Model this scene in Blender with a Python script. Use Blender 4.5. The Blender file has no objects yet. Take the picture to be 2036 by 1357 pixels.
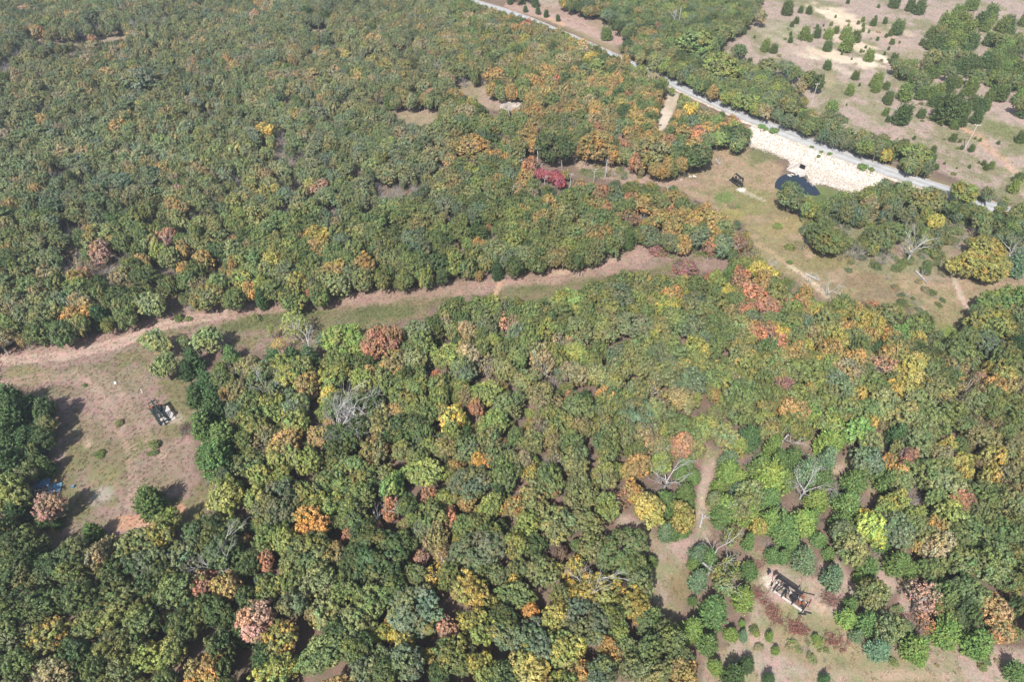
import bpy, math, random
import numpy as np
from mathutils import Vector, Matrix
R = math.radians
random.seed(7)
rng = np.random.default_rng(11)
sc = bpy.context.scene

# ------------------------------------------------------------ camera, sky, sun, exposure
F, CX, CY, H = 1357.0, 1018.0, 678.5, 110.0        # focal length and centre in photo pixels, drone height in metres
PITCH = R(43.0)
cam = bpy.data.cameras.new('camera')
cam_o = bpy.data.objects.new('camera', cam)
sc.collection.objects.link(cam_o)
cam_o.location = (0, 0, H)
cam_o.rotation_euler = (math.pi/2 - PITCH, 0, 0)
cam.sensor_width = 36.0
cam.lens = 36.0*F/2036.0
cam.clip_start = 0.5
cam.clip_end = 9000
sc.camera = cam_o
FWD = np.array([0, math.cos(PITCH), -math.sin(PITCH)])
UP = np.array([0, math.sin(PITCH), math.cos(PITCH)])
RT = np.array([1.0, 0, 0])

def ray(u, v):
    return RT*((u-CX)/F) + UP*((CY-v)/F) + FWD

sd = ray(1385, 870); sd = sd/np.linalg.norm(sd)      # sunlight travels along this ray
SUN_EL = math.asin(-sd[2]); SUN_AZ = math.atan2(-sd[0], -sd[1])
world = bpy.data.worlds.new('World'); sc.world = world; world.use_nodes = True
wn = world.node_tree.nodes; wl = world.node_tree.links
sky = wn.new('ShaderNodeTexSky'); sky.sky_type = 'NISHITA'; sky.sun_disc = False
sky.sun_elevation = SUN_EL; sky.sun_rotation = SUN_AZ
sky.air_density = 1.2; sky.dust_density = 2.0
wl.new(sky.outputs[0], wn['Background'].inputs[0]); wn['Background'].inputs[1].default_value = 0.09
sun = bpy.data.lights.new('sun', 'SUN'); sun.energy = 4.4; sun.angle = R(0.5); sun.color = (1.0, 0.975, 0.93)
sun_o = bpy.data.objects.new('sun', sun); sc.collection.objects.link(sun_o)
sun_o.rotation_mode = 'QUATERNION'
sun_o.rotation_quaternion = Vector(sd).to_track_quat('-Z', 'Y')
sc.view_settings.view_transform = 'Standard'; sc.view_settings.look = 'None'
sc.view_settings.exposure = 1.06; sc.view_settings.gamma = 1.0; sc.view_settings.use_curve_mapping = False
sc.cycles.max_bounces = 5; sc.cycles.diffuse_bounces = 3; sc.cycles.glossy_bounces = 2
sc.cycles.transmission_bounces = 2; sc.cycles.transparent_max_bounces = 6; sc.cycles.volume_bounces = 0

# ------------------------------------------------------------ terrain
def sstep(a, b, x):
    t = np.clip((np.asarray(x, float)-a)/(b-a), 0, 1); return t*t*(3-2*t)

def plane_hit(u, v, z=0.0):
    d = ray(u, v); k = (z-H)/d[2]
    return np.array([d[0]*k, d[1]*k])

RD0, RD1 = plane_hit(1371, 182), plane_hit(2003, 423)   # straight reach of the road
RDIR = (RD1-RD0)/np.linalg.norm(RD1-RD0)
RNRM = np.array([RDIR[1], -RDIR[0]])
if RNRM @ (np.array([0, 0])-RD0) < 0: RNRM = -RNRM       # towards the camera
S_A = (plane_hit(1483, 235)-RD0) @ RDIR
S_B = (plane_hit(1775, 345)-RD0) @ RDIR

def terr(x, y):
    x = np.asarray(x, float); y = np.asarray(y, float)
    t = (x-RD0[0])*RNRM[0] + (y-RD0[1])*RNRM[1]
    s = (x-RD0[0])*RDIR[0] + (y-RD0[1])*RDIR[1]
    along = sstep(S_A-14, S_A+2, s)*(1-sstep(S_B-1, S_B+22, s))
    z = -3.0*sstep(5.0, 13.0, t)*(1-sstep(34, 70, t))*along
    z = z + 0.9*np.sin(x*0.021+1.3)*np.sin(y*0.017+0.4)*(1-sstep(-10, 30, t)*(1-sstep(70, 110, t)))*0.6
    return z

def gp(u, v, dz=0.0):
    """photo pixel -> point dz above the terrain"""
    z = 0.0
    for i in range(14):
        p = plane_hit(u, v, z)
        z = 0.5*z + 0.5*(float(terr(p[0], p[1]))+dz)
    p = plane_hit(u, v, z)
    return np.array([p[0], p[1], float(terr(p[0], p[1]))])

def project(P):
    P = np.atleast_2d(np.asarray(P, float)); q = P-np.array([0, 0, H])
    d = q @ FWD; d = np.where(d < 1, 1, d)
    return CX+F*(q @ RT)/d, CY-F*(q @ UP)/d, d

# ------------------------------------------------------------ helpers
COL = sc.collection
def tag(o, label=None, cat=None, group=None, kind=None):
    if label: o['label'] = label
    if cat: o['category'] = cat
    if group: o['group'] = group
    if kind: o['kind'] = kind
    return o

class MB:
    """collects geometry, then links it as one mesh object"""
    def __init__(s): s.v = []; s.f = []; s.n = 0; s.m = []
    def add(s, v, f, mi=0):
        s.v.append(np.asarray(v, float)); s.f.extend([tuple(i+s.n for i in q) for q in f]); s.m.extend([mi]*len(f)); s.n += len(v); return s
    def box(s, c, size, rot=None, mi=0, taper=1.0):
        x, y, z = [k/2 for k in size]
        v = np.array([(-x, -y, -z), (x, -y, -z), (x, y, -z), (-x, y, -z), (-x*taper, -y*taper, z), (x*taper, -y*taper, z), (x*taper, y*taper, z), (-x*taper, y*taper, z)])
        if rot is not None: v = v @ np.array(rot).T
        return s.add(v+np.array(c), [(0, 3, 2, 1), (4, 5, 6, 7), (0, 1, 5, 4), (1, 2, 6, 5), (2, 3, 7, 6), (3, 0, 4, 7)], mi)
    def bar(s, a, b, w, h=None, mi=0):
        a = np.array(a, float); b = np.array(b, float); h = h or w
        d = b-a; L = np.linalg.norm(d); d = d/L
        up = np.array([0, 0, 1.0]) if abs(d[2]) < .95 else np.array([1.0, 0, 0])
        r = np.cross(d, up); r /= np.linalg.norm(r); u = np.cross(r, d)
        return s.box((a+b)/2, (L, w, h), np.column_stack([d, r, u]), mi)
    def tube(s, pts, rad, n=6, mi=0, cap=True):
        pts = np.asarray(pts, float); k = len(pts)
        rad = np.broadcast_to(np.asarray(rad, float), (k,))
        tang = np.gradient(pts, axis=0); tang /= np.linalg.norm(tang, axis=1)[:, None]+1e-9
        up = np.where(np.abs(tang[:, 2:3]) < .95, [[0, 0, 1.0]], [[1.0, 0, 0]])
        r = np.cross(tang, up); r /= np.linalg.norm(r, axis=1)[:, None]+1e-9
        u = np.cross(tang, r)
        a = np.arange(n)*2*math.pi/n
        v = pts[:, None, :] + rad[:, None, None]*(np.cos(a)[None, :, None]*r[:, None, :]+np.sin(a)[None, :, None]*u[:, None, :])
        f = [(i*n+j, i*n+(j+1) % n, (i+1)*n+(j+1) % n, (i+1)*n+j) for i in range(k-1) for j in range(n)]
        if cap: f += [tuple(range(n))[::-1], tuple((k-1)*n+j for j in range(n))]
        return s.add(v.reshape(-1, 3), f, mi)
    def mesh(s, name, mats, smooth=False):
        me = bpy.data.meshes.new(name)
        me.from_pydata(np.concatenate(s.v).tolist(), [], s.f)
        for m in (mats if isinstance(mats, (list, tuple)) else [mats]): me.materials.append(m)
        if len(me.materials) > 1: me.polygons.foreach_set('material_index', s.m)
        if smooth: me.polygons.foreach_set('use_smooth', [True]*len(me.polygons))
        me.update(); return me
    def build(s, name, mats, parent=None, smooth=False, loc=None, rz=0):
        o = bpy.data.objects.new(name, s.mesh(name, mats, smooth)); COL.objects.link(o)
        if parent is not None: o.parent = parent
        if loc is not None: o.location = loc
        if rz: o.rotation_euler = (0, 0, rz)
        return o

def empty(name, loc, rz=0):
    o = bpy.data.objects.new(name, None); o.empty_display_size = 0.5; COL.objects.link(o)
    o.location = loc; o.rotation_euler = (0, 0, rz); return o

# ------------------------------------------------------------ materials
def srgb(c):
    c = np.asarray(c, float)/255.0
    return np.where(c <= .04045, c/12.92, ((c+.055)/1.055)**2.4)

def new_mat(name):
    m = bpy.data.materials.new(name); m.use_nodes = True
    nt = m.node_tree; nt.nodes.clear(); return m, nt, nt.nodes, nt.links

def mat_noise(name, c1, c2, scale=3.0, rough=0.85, metal=0.0, bump=0.2, detail=6.0, spec=0.3):
    m, nt, N, L = new_mat(name)
    out = N.new('ShaderNodeOutputMaterial'); b = N.new('ShaderNodeBsdfPrincipled')
    tc = N.new('ShaderNodeTexCoord'); no = N.new('ShaderNodeTexNoise'); no.inputs['Scale'].default_value = scale; no.inputs['Detail'].default_value = detail
    cr = N.new('ShaderNodeValToRGB'); cr.color_ramp.elements[0].position = .35; cr.color_ramp.elements[1].position = .65
    cr.color_ramp.elements[0].color = (*c1, 1); cr.color_ramp.elements[1].color = (*c2, 1)
    L.new(tc.outputs['Object'], no.inputs['Vector']); L.new(no.outputs['Fac'], cr.inputs[0]); L.new(cr.outputs[0], b.inputs['Base Color'])
    b.inputs['Roughness'].default_value = rough; b.inputs['Metallic'].default_value = metal; b.inputs['Specular IOR Level'].default_value = spec
    if bump:
        bp = N.new('ShaderNodeBump'); bp.inputs['Strength'].default_value = bump; bp.inputs['Distance'].default_value = 0.05
        L.new(no.outputs['Fac'], bp.inputs['Height']); L.new(bp.outputs[0], b.inputs['Normal'])
    L.new(b.outputs[0], out.inputs[0]); return m

def mat_foliage(name, transl=0.3, rough=0.6):
    """leaf colour = per-tree tint x per-leaf natural variation stored on the faces"""
    m, nt, N, L = new_mat(name)
    out = N.new('ShaderNodeOutputMaterial')
    at = N.new('ShaderNodeAttribute'); at.attribute_type = 'INSTANCER'; at.attribute_name = 'tint'
    lv = N.new('ShaderNodeAttribute'); lv.attribute_type = 'GEOMETRY'; lv.attribute_name = 'leaf'
    mx = N.new('ShaderNodeMix'); mx.data_type = 'RGBA'; mx.blend_type = 'MULTIPLY'; mx.inputs[0].default_value = 1.0
    mg = N.new('ShaderNodeMix'); mg.data_type = 'RGBA'; mg.inputs[6].default_value = (.135, .155, .058, 1)   # boughs that have not turned yet
    L.new(lv.outputs['Alpha'], mg.inputs[0]); L.new(at.outputs['Color'], mg.inputs[7])
    L.new(mg.outputs[2], mx.inputs[6]); L.new(lv.outputs['Color'], mx.inputs[7])
    b = N.new('ShaderNodeBsdfPrincipled'); b.inputs['Roughness'].default_value = rough; b.inputs['Specular IOR Level'].default_value = 0.25
    t = N.new('ShaderNodeBsdfTranslucent'); ms = N.new('ShaderNodeMixShader'); ms.inputs[0].default_value = transl
    L.new(mx.outputs[2], b.inputs['Base Color']); L.new(mx.outputs[2], t.inputs['Color'])
    L.new(b.outputs[0], ms.inputs[1]); L.new(t.outputs[0], ms.inputs[2]); L.new(ms.outputs[0], out.inputs[0])
    return m

M_leaf = mat_foliage('foliage')
M_grass = mat_foliage('grass_blades', 0.2, 0.8)
M_bark = mat_noise('bark', (.10, .08, .065), (.19, .16, .13), 6, .9, bump=.5)
M_bleach = mat_noise('bleached_wood', (.20, .19, .18), (.40, .385, .365), 5, .85, bump=.4)
M_twig = mat_noise('grey_twigs', (.17, .155, .14), (.30, .275, .25), 5, .9, bump=.3)
M_conc = mat_noise('concrete', (.30, .275, .25), (.44, .405, .37), 2.5, .9, bump=.3)
M_concw = mat_noise('pale_concrete', (.30, .265, .24), (.43, .385, .35), 1.6, .85, bump=.2)
M_steel = mat_noise('dark_steel', (.012, .014, .018), (.045, .045, .05), 4, .6, .4, bump=.2)
M_green = mat_noise('green_black_paint', (.012, .022, .022), (.035, .05, .045), 3, .55, .2, bump=.2)
M_rust = mat_noise('rusted_steel', (.10, .035, .02), (.26, .11, .06), 5, .85, .2, bump=.4)
M_black = mat_noise('black_shade_fill', (.004, .004, .004), (.01, .01, .01), 3, .9, bump=0)  # near-black colour standing in for the shade inside the culvert
M_wood = mat_noise('weathered_pole_wood', (.30, .27, .23), (.48, .44, .39), 4, .9, bump=.3)
M_white = mat_noise('white_paint', (.65, .65, .63), (.82, .82, .80), 4, .6, bump=.1)
M_tarp = mat_noise('blue_tarp', (.05, .10, .18), (.14, .27, .36), 2.5, .5, bump=.2)
M_stone = mat_noise('limestone_riprap', (.27, .235, .20), (.44, .395, .345), 1.1, .9, bump=.3)
def mat_stone(name, c1, c2):
    m = mat_noise(name, c1, c2, 1.1, .92, bump=.3); nt = m.node_tree; N, L = nt.nodes, nt.links
    b = [n for n in N if n.type == 'BSDF_PRINCIPLED'][0]; src = b.inputs['Base Color'].links[0].from_socket
    at = N.new('ShaderNodeAttribute'); at.attribute_type = 'INSTANCER'; at.attribute_name = 'tint'; mx = N.new('ShaderNodeMix'); mx.data_type = 'RGBA'; mx.blend_type = 'MULTIPLY'; mx.inputs[0].default_value = 1
    L.new(src, mx.inputs[6]); L.new(at.outputs['Color'], mx.inputs[7]); L.new(mx.outputs[2], b.inputs['Base Color']); return m
M_rip = mat_stone('riprap_limestone', (.23, .20, .175), (.39, .35, .31))
M_rock = mat_noise('sandstone', (.20, .165, .14), (.36, .31, .27), 0.6, .9, bump=.5)
# ------------------------------------------------------------ layout read off the photograph (photo pixels)
TILE = {1: (0, 0), 2: (680, 0), 3: (1336, 0), 4: (0, 440), 5: (680, 440), 6: (1336, 440), 7: (0, 897), 8: (680, 897), 9: (1336, 897)}
S = 2036/700.0
OPEN = {
 'swath': [(-60,705),(0,702),(60,694),(130,682),(165,670),(220,657),(265,642),(320,617),(340,600),(372,608),(420,622),(500,612),(560,607),(620,602),(690,587),(760,577),(850,568),(920,559),(985,552),(1050,546),(1120,535),(1180,526),(1228,508),(1252,487),(1290,486),(1340,500),(1400,503),(1455,514),(1440,540),(1380,545),(1330,548),(1290,543),(1228,540),(1180,562),(1110,577),(1090,602),(1000,592),(930,590),(870,600),(850,632),(800,642),(735,652),(700,662),(655,695),(600,712),(540,702),(480,692),(445,700),(400,742),(372,765),(366,792),(385,830),(390,880),(385,935),(420,968),(425,1005),(400,1020),(385,1040),(372,1045),(330,1062),(290,1072),(240,1088),(200,1082),(150,1062),(90,1082),(60,1062),(70,1020),(68,960),(98,900),(122,840),(100,790),(60,776),(-60,768)],
 'meadow': [(1418,288),(1470,300),(1490,300),(1560,330),(1545,365),(1560,385),(1556,402),(1585,440),(1610,430),(1600,465),(1640,492),(1690,525),(1730,545),(1760,550),(1800,545),(1870,565),(1900,560),(1950,560),(2100,562),(2100,592),(1980,590),(1930,615),(1905,655),(1880,682),(1850,650),(1800,610),(1700,600),(1640,598),(1580,560),(1520,530),(1500,490),(1475,440),(1430,425),(1390,398),(1345,375),(1335,350),(1390,335)],
 'hill': [(1540,-30),(1505,25),(1500,52),(1440,82),(1430,92),(1440,108),(1470,112),(1490,125),(1560,125),(1620,150),(1630,190),(1600,213),(1680,213),(1740,245),(1790,280),(1850,325),(1850,345),(2000,400),(2100,425),(2100,200),(2010,215),(1960,225),(1900,240),(1850,250),(1800,235),(1750,210),(1800,190),(1870,170),(1910,140),(1880,110),(1850,60),(1870,20),(1900,-30)],
 'hill2': [(1620,0),(1880,0),(1910,60),(1900,120),(1960,160),(2000,215),(1960,230),(1850,250),(1780,235),(1720,215),(1640,150),(1600,110),(1560,90)],
 'road': [(905,-12),(1000,-12),(1085,35),(1200,85),(1262,118),(1330,150),(1390,180),(1420,193),(1480,217),(1610,268),(1750,318),(1890,365),(2040,425),(2060,455),(2000,432),(1942,410),(1890,396),(1750,350),(1600,300),(1480,250),(1418,222),(1370,198),(1325,164),(1300,143),(1262,130),(1240,116),(1200,100),(1150,80),(1110,60),(1062,44),(985,20)],
 'verge': [(1000,-5),(1060,2),(1130,18),(1200,38),(1252,80),(1215,97),(1150,64),(1080,35)],
 'glade_a': [(905,165),(945,160),(970,165),(968,190),(1000,195),(1040,195),(1032,214),(1015,224),(960,215),(920,190)],
 'glade_b': [(745,207),(790,213),(870,215),(870,237),(835,252),(795,242),(790,227)],
 'pulloff': [(1323,184),(1352,186),(1347,206),(1334,236),(1314,263),(1305,256),(1309,227),(1321,206)],
 'creek': [(1138,292),(1162,327),(1200,318),(1240,330),(1270,347),(1330,352),(1385,350),(1380,378),(1330,372),(1262,366),(1200,356),(1158,346),(1128,308)],
 'gap_nw': [(52,70),(110,78),(150,75),(200,65),(248,62),(250,76),(185,86),(130,89),(60,80)],
 'gap_n': [(610,50),(650,48),(650,62),(625,66)],
 'track': [(1398,890),(1438,893),(1428,925),(1416,950),(1410,985),(1408,1012),(1418,1045),(1402,1088),(1375,1090),(1366,1130),(1368,1190),(1342,1227),(1300,1203),(1294,1150),(1308,1118),(1290,1082),(1265,1062),(1225,1042),(1230,1025),(1262,1030),(1290,1060),(1320,1078),(1355,1074),(1384,1056),(1378,1030),(1384,1000),(1392,950)],
 'pad': [(1482,1082),(1512,1098),(1525,1120),(1562,1122),(1600,1148),(1632,1148),(1630,1120),(1664,1118),(1700,1165),(1710,1195),(1688,1212),(1668,1232),(1690,1262),(1730,1285),(1790,1290),(1850,1270),(2060,1290),(2060,1400),(1390,1400),(1400,1312),(1440,1292),(1500,1235),(1485,1180),(1495,1130)],
 'gap_e': [(1628,935),(1655,925),(1690,905),(1706,930),(1660,945)],
 'gap_f': [(1725,965),(1735,960),(1745,1000),(1730,990)],
 'gap_g': [(1595,880),(1612,876),(1614,890),(1600,892)],
 'gap_h': [(1740,1120),(1780,1110),(1790,1160),(1770,1190),(1740,1180)],
 'gap_i': [(1790,1180),(1830,1190),(1810,1240),(1780,1220)],
 'footpath_a': [(1565,520),(1600,540),(1655,590),(1640,602),(1590,560),(1555,530)],
}
# colour mix of the closed canopy around control points
# D dark green, G green, B blue green, O olive, E yellow green, Y yellow, N orange, R rust, K dusty pink, T tan, W bare grey
MIX = [
 (150,525,42,'W900 T500 K100'),(60,330,90,'T30 W22 O20 B10 G10 K6'),(250,300,90,'T16 W16 O20 B14 G26 K4'),(60,200,90,'T22 W16 O20 B14 G20 K4'),
 (100,250,190,'G30 O25 B15 T14 W8 N4 D4'),(100,60,120,'D30 G30 O15 T15 N6 R2'),(420,240,200,'G35 O25 B12 E5 N6 T10 W3'),(620,110,170,'G22 O34 T16 N12 B8 D5'),
 (900,90,160,'O32 G22 N12 A10 T14 B6 Z6'),(700,350,170,'G42 B22 O20 E8 N4 T4'),(1120,170,110,'O20 T22 N38 A22 G10 W10 R6'),(1240,225,105,'N72 A24 O12 R18 G6 T12 W5'),
 (1000,400,150,'G40 O24 B14 N14 T5'),(1190,390,90,'N46 A16 O14 G18 R12 Z6'),(1370,450,90,'N44 G20 O12 R14 B8 Z6'),(200,560,140,'D30 G26 O22 N14 B8'),(60,520,120,'O32 G26 N12 T10 D10 B8'),
 (480,480,150,'G30 D22 N18 E10 O14 K3'),(900,480,170,'G46 E15 D18 O14 N6'),(650,400,120,'G40 B16 O22 E6 N3 Z6'),(1100,480,130,'G42 E14 O20 D8 N8'),(700,760,100,'D26 G40 E18 B10 N4'),
 (900,700,140,'G36 O24 B12 E14 T6 N4 W3'),(1120,700,120,'O30 G26 T22 B10 E6 W4'),(1300,620,130,'G36 B14 O26 E14 N6 W3'),(1420,700,120,'G42 O28 B8 E16'),
 (1540,620,80,'N36 R14 O26 Y10 G14'),(1640,660,80,'O26 Z16 N24 G24 Y4'),(1740,740,110,'Z30 N22 O24 G14 A14 T4'),(1900,700,90,'G46 D16 O22 N10'),
 (1930,880,140,'Z24 N14 A14 O26 G18 T4'),(1950,1050,130,'O28 Z14 G32 N10 A8 D6'),(1000,860,130,'O26 G30 N12 Z8 E12 T8 B6'),(820,900,110,'G34 D16 E22 Y6 O12 N6'),
 (1150,860,120,'O36 E18 N12 G22 T8'),(1080,1000,120,'O28 Z16 E20 N10 G22 D4'),(1230,930,100,'O24 Z22 N14 E16 G24'),(1330,900,70,'E30 O26 N20 G20'),
 (720,1080,120,'D32 G34 E14 N6 B8 K3'),(600,950,90,'N18 D26 G24 E16 O12'),(300,1180,160,'D36 B20 G26 O12 N4'),(100,1250,140,'D30 O26 G20 N12 B10'),(450,1290,120,'D30 O22 G22 N12 E8'),
 (900,1200,120,'G26 D18 E20 Z16 B12 Y4 N5'),(1120,1200,120,'G26 E18 Z18 O18 D14 Y3 N6'),(1260,1240,110,'O28 G26 B14 E18 N8 D6'),(1150,1330,120,'O22 E22 Z14 G20 N8 B10'),
 (1460,820,90,'E24 O30 G36 N6'),(1600,780,110,'O34 G34 B12 E10 N6'),(1700,880,90,'G32 O30 N14 E14'),(1850,1180,130,'G38 O26 Z8 D12 N8 B6'),(1980,1250,80,'O32 N14 G30 T14'),
 (1280,50,140,'G36 D26 E14 O14 B8'),(1420,160,90,'G34 E24 O20 B14 D8'),(1560,230,90,'G24 B26 O24 T12 W8'),(1720,260,80,'O34 G24 W12 T14 E8'),
 (1700,450,120,'W20 G28 O24 B16 W12 E12 T6'),(1880,430,90,'G28 D18 O22 B16 E10 W6'),(1330,300,80,'G34 O26 N20 D10 R4'),(780,50,80,'G34 D26 O20 B10'),
 (1650,1010,120,'E34 G40 O16 B8'),(1500,950,90,'E36 G40 O14 B6'),(1980,80,150,'G30 D34 B24 O8'),(2010,650,60,'E34 G44 O20'),
]
def parse(tile, s):
    x0, y0 = TILE[tile]; out = []
    for e in s.replace('\n', ';').split(';'):
        e = e.strip()
        if e:
            a = e.split(','); out.append((x0+float(a[0])/S, y0+float(a[1])/S, float(a[2])/S, a[3]))
    return out
EXPL = []
EXPL += parse(1, '''160,60,90,K;715,290,70,N;630,350,60,N;1325,355,60,N;905,355,70,T;810,625,60,Y;1530,760,90,Y;155,843,60,N;1855,570,50,N;1975,310,60,N;2010,350,50,N;1990,630,50,N;1250,840,40,K;765,1000,90,N;850,950,80,N;1000,1190,90,N;1440,1060,80,E;1590,1110,70,Y;1490,1140,60,Y;1345,80,80,N;1480,100,90,K;1700,100,60,N;1660,410,80,L
1430,440,40,R;1940,490,40,N;250,870,60,E;820,460,190,B;520,90,120,D;300,130,120,G;1000,440,150,D;1040,320,40,N;1160,350,40,N;540,240,60,R;500,140,60,hU;1250,900,100,E;1540,900,90,E;1540,300,60,T;480,190,90,d;800,150,150,d;990,140,130,d;1350,1000,80,w;1780,90,110,c;1880,120,90,c;1810,130,60,c''')
EXPL += parse(2, '''320,160,70,N;180,235,80,N;30,340,70,Y;330,105,60,L;460,175,70,N;520,325,60,R;935,100,50,E;845,350,75,c;880,440,100,N;865,520,70,N;905,525,110,c;450,580,85,c;515,550,60,R;565,510,90,p;550,400,110,ds;620,610,100,c;690,630,90,C;760,620,90,C;575,685,60,C;1045,510,90,G;1080,565,60,N;885,705,50,N;1060,800,110,N;1085,960,110,R;900,910,90,N;960,930,70,R;1380,650,80,N;1150,1010,60,M;1190,1015,55,M;1235,1022,70,M;1262,1052,60,M;976,657,134,t;1370,1080,80,R;1295,1010,50,N;1440,1085,60,N;1470,840,210,N;750,850,190,N;870,830,90,D;1440,340,90,Y;1640,360,60,N;1810,395,80,hU;1690,940,80,R;1790,880,230,A;1260,870,210,D;1030,960,100,t;1135,910,130,t;1155,970,70,t;1275,945,75,t;1345,930,50,t;1405,935,60,t;1528,970,120,t;1460,1010,90,t;1320,1040,90,t;1172,1050,80,t;1640,940,70,t;1940,120,150,t;1875,1120,90,t;1220,740,60,t;60,125,60,c;250,60,110,D;1980,240,100,E;1800,60,90,G;1530,200,80,C;1180,80,45,c;1135,65,40,c;1060,55,35,c;1055,15,22,c;970,5,45,c;1120,15,60,c;1250,105,40,c;1390,370,30,B''')
EXPL += parse(3, '''670,50,90,c;745,58,40,c;795,60,50,c;1018,8,30,c;1195,35,22,c;1380,35,70,c;1430,50,80,c;1290,12,80,c;1235,120,40,c;1165,130,45,c;1180,100,25,c;1105,173,30,c;1078,130,25,c;1140,182,18,c;1305,165,90,c;1262,195,35,c;720,120,40,c;695,140,35,c;765,200,75,C;800,222,45,C;840,195,60,c;905,200,65,C;950,175,45,c;902,270,65,c;1005,200,75,C;1065,215,70,c;1010,260,100,C;687,230,40,c;688,195,25,c;540,268,70,C;590,285,55,c;415,180,45,c;478,213,18,c;1190,225,25,c;1275,243,35,c;450,357,42,c;620,320,28,hT;900,378,62,c;1062,440,55,c;1142,327,70,C;1288,345,65,c;1030,525,65,b;1085,490,20,c;1185,470,90,b;1180,510,60,C;1240,498,50,c;1010,605,15,c;1350,540,110,b;1440,545,80,C;1450,245,45,c;1500,190,70,c;1595,260,100,c;1660,260,110,b;1655,345,70,c;1590,140,120,b;1660,110,80,b;1235,650,50,b;1250,690,40,c;1330,670,130,c;1445,660,60,c;1520,585,80,c;1500,540,50,b;1600,640,190,c;1690,640,100,c;1740,600,90,c;1630,725,55,C;1625,800,50,c;1735,860,48,c;1400,798,25,c;1515,865,45,c;1505,920,50,c;1530,968,40,c;1575,945,18,c;1722,965,25,c;1805,945,35,c;1850,958,50,C;1820,970,40,c;2005,1030,70,c;1980,1085,85,C;2020,800,70,c
1420,890,160,E;1320,850,100,G;1825,625,40,C;1600,500,90,c;1650,480,70,b;1330,410,100,C;1380,380,70,E;1390,460,80,C;1475,440,100,b;1470,370,70,O;1490,340,60,b;390,290,90,G;560,380,110,O;660,390,80,B;715,425,90,G;800,450,90,G;845,480,70,D;460,440,60,O;610,480,90,G;740,510,80,T;510,100,70,T;275,180,120,G;250,250,110,D;130,240,210,E;60,240,90,Y;290,380,210,E;1240,900,60,Y;925,620,70,L;200,200,90,G;20,120,160,t;1765,680,90,c
290,640,60,c;110,630,90,Y;340,780,160,D;280,760,110,N;60,780,110,N;120,900,190,D;190,900,90,R;350,690,70,R;300,610,70,hG;700,1145,170,O;685,1100,90,G;800,1210,90,E;1200,1130,120,G;1480,1150,190,O;1690,1110,150,E;1790,1230,120,G;1900,1280,160,D;1620,1160,100,D;1720,1190,80,G;1530,1290,90,Y;2010,1230,90,G;1600,610,110,b;1680,700,80,c
520,730,40,hL;545,745,30,hL;590,755,50,hL;810,850,24,hL;865,878,22,hL;912,890,28,hL;850,903,26,hL;1103,965,55,hL;1155,980,35,hL;610,1310,50,hL;380,1195,30,hL;345,1195,45,hT;985,1240,90,w;1500,250,90,c''')
def band(pts, n, jx, jy, dlo, dhi, codes, seed):
    r = random.Random(seed); out = []
    P = np.array(pts, float); seg = np.linalg.norm(np.diff(P, axis=0), axis=1); cum = np.r_[0, np.cumsum(seg)]
    for i in range(n):
        t = r.random()*cum[-1]; x = np.interp(t, cum, P[:, 0]); y = np.interp(t, cum, P[:, 1])
        out.append((x+r.uniform(-jx, jx), y+r.uniform(-jy, jy), r.uniform(dlo, dhi), r.choice(codes)))
    return out
EXPL += parse(4, '''1120,820,150,c;1080,880,110,c;1340,790,120,C;1400,860,110,C;1490,840,110,c;1200,960,170,c;1130,1030,130,c;1240,1100,180,c;1180,1200,170,C;1300,1280,200,C;1600,830,150,c;1700,800,150,c;1790,800,130,c;1870,690,100,b;905,700,150,p;950,840,150,p;1190,690,170,p;1060,700,70,p;1690,600,200,Es;1570,640,70,Es;1610,720,80,Ys;1990,690,240,L;1780,690,190,d;690,1170,50,hO;890,1295,70,hG;490,950,25,hG;60,1050,200,c;220,1090,140,c;100,1170,230,c;60,1280,190,c;180,1290,160,c;1480,560,60,hO;1550,470,50,hT;1975,435,45,hG;1785,435,65,R;1035,560,60,hG;1090,565,40,hG;650,600,30,hG
1350,950,130,d;1560,970,170,d;1590,1080,170,E;1780,960,160,N;1910,1020,110,Y;1940,900,170,E;1720,1070,150,B;1450,1060,150,G;1460,1170,170,G;1380,1100,120,B;1640,1300,170,N;1850,1250,120,N;1820,1130,80,w;1980,1160,180,d;1530,880,130,B;1480,950,150,G;1930,820,140,G;1200,440,180,O;1180,240,130,N;1350,240,80,N;1390,340,130,E;1350,120,60,N;1520,380,110,E;830,240,90,N;1060,280,80,N;1350,310,70,N;450,340,110,N;1960,290,130,N;1850,150,130,N;1910,300,90,N;1350,450,130,G;1690,460,150,G;1850,430,120,G;1650,300,110,B;1590,400,60,w;1260,300,90,w;440,560,150,N;520,520,80,N;230,640,160,D;880,480,170,O;690,440,160,D;780,420,80,E;920,180,100,E;590,90,200,O;280,130,210,O;60,220,150,D;20,590,100,E;450,400,160,G;180,380,150,G''')
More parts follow.
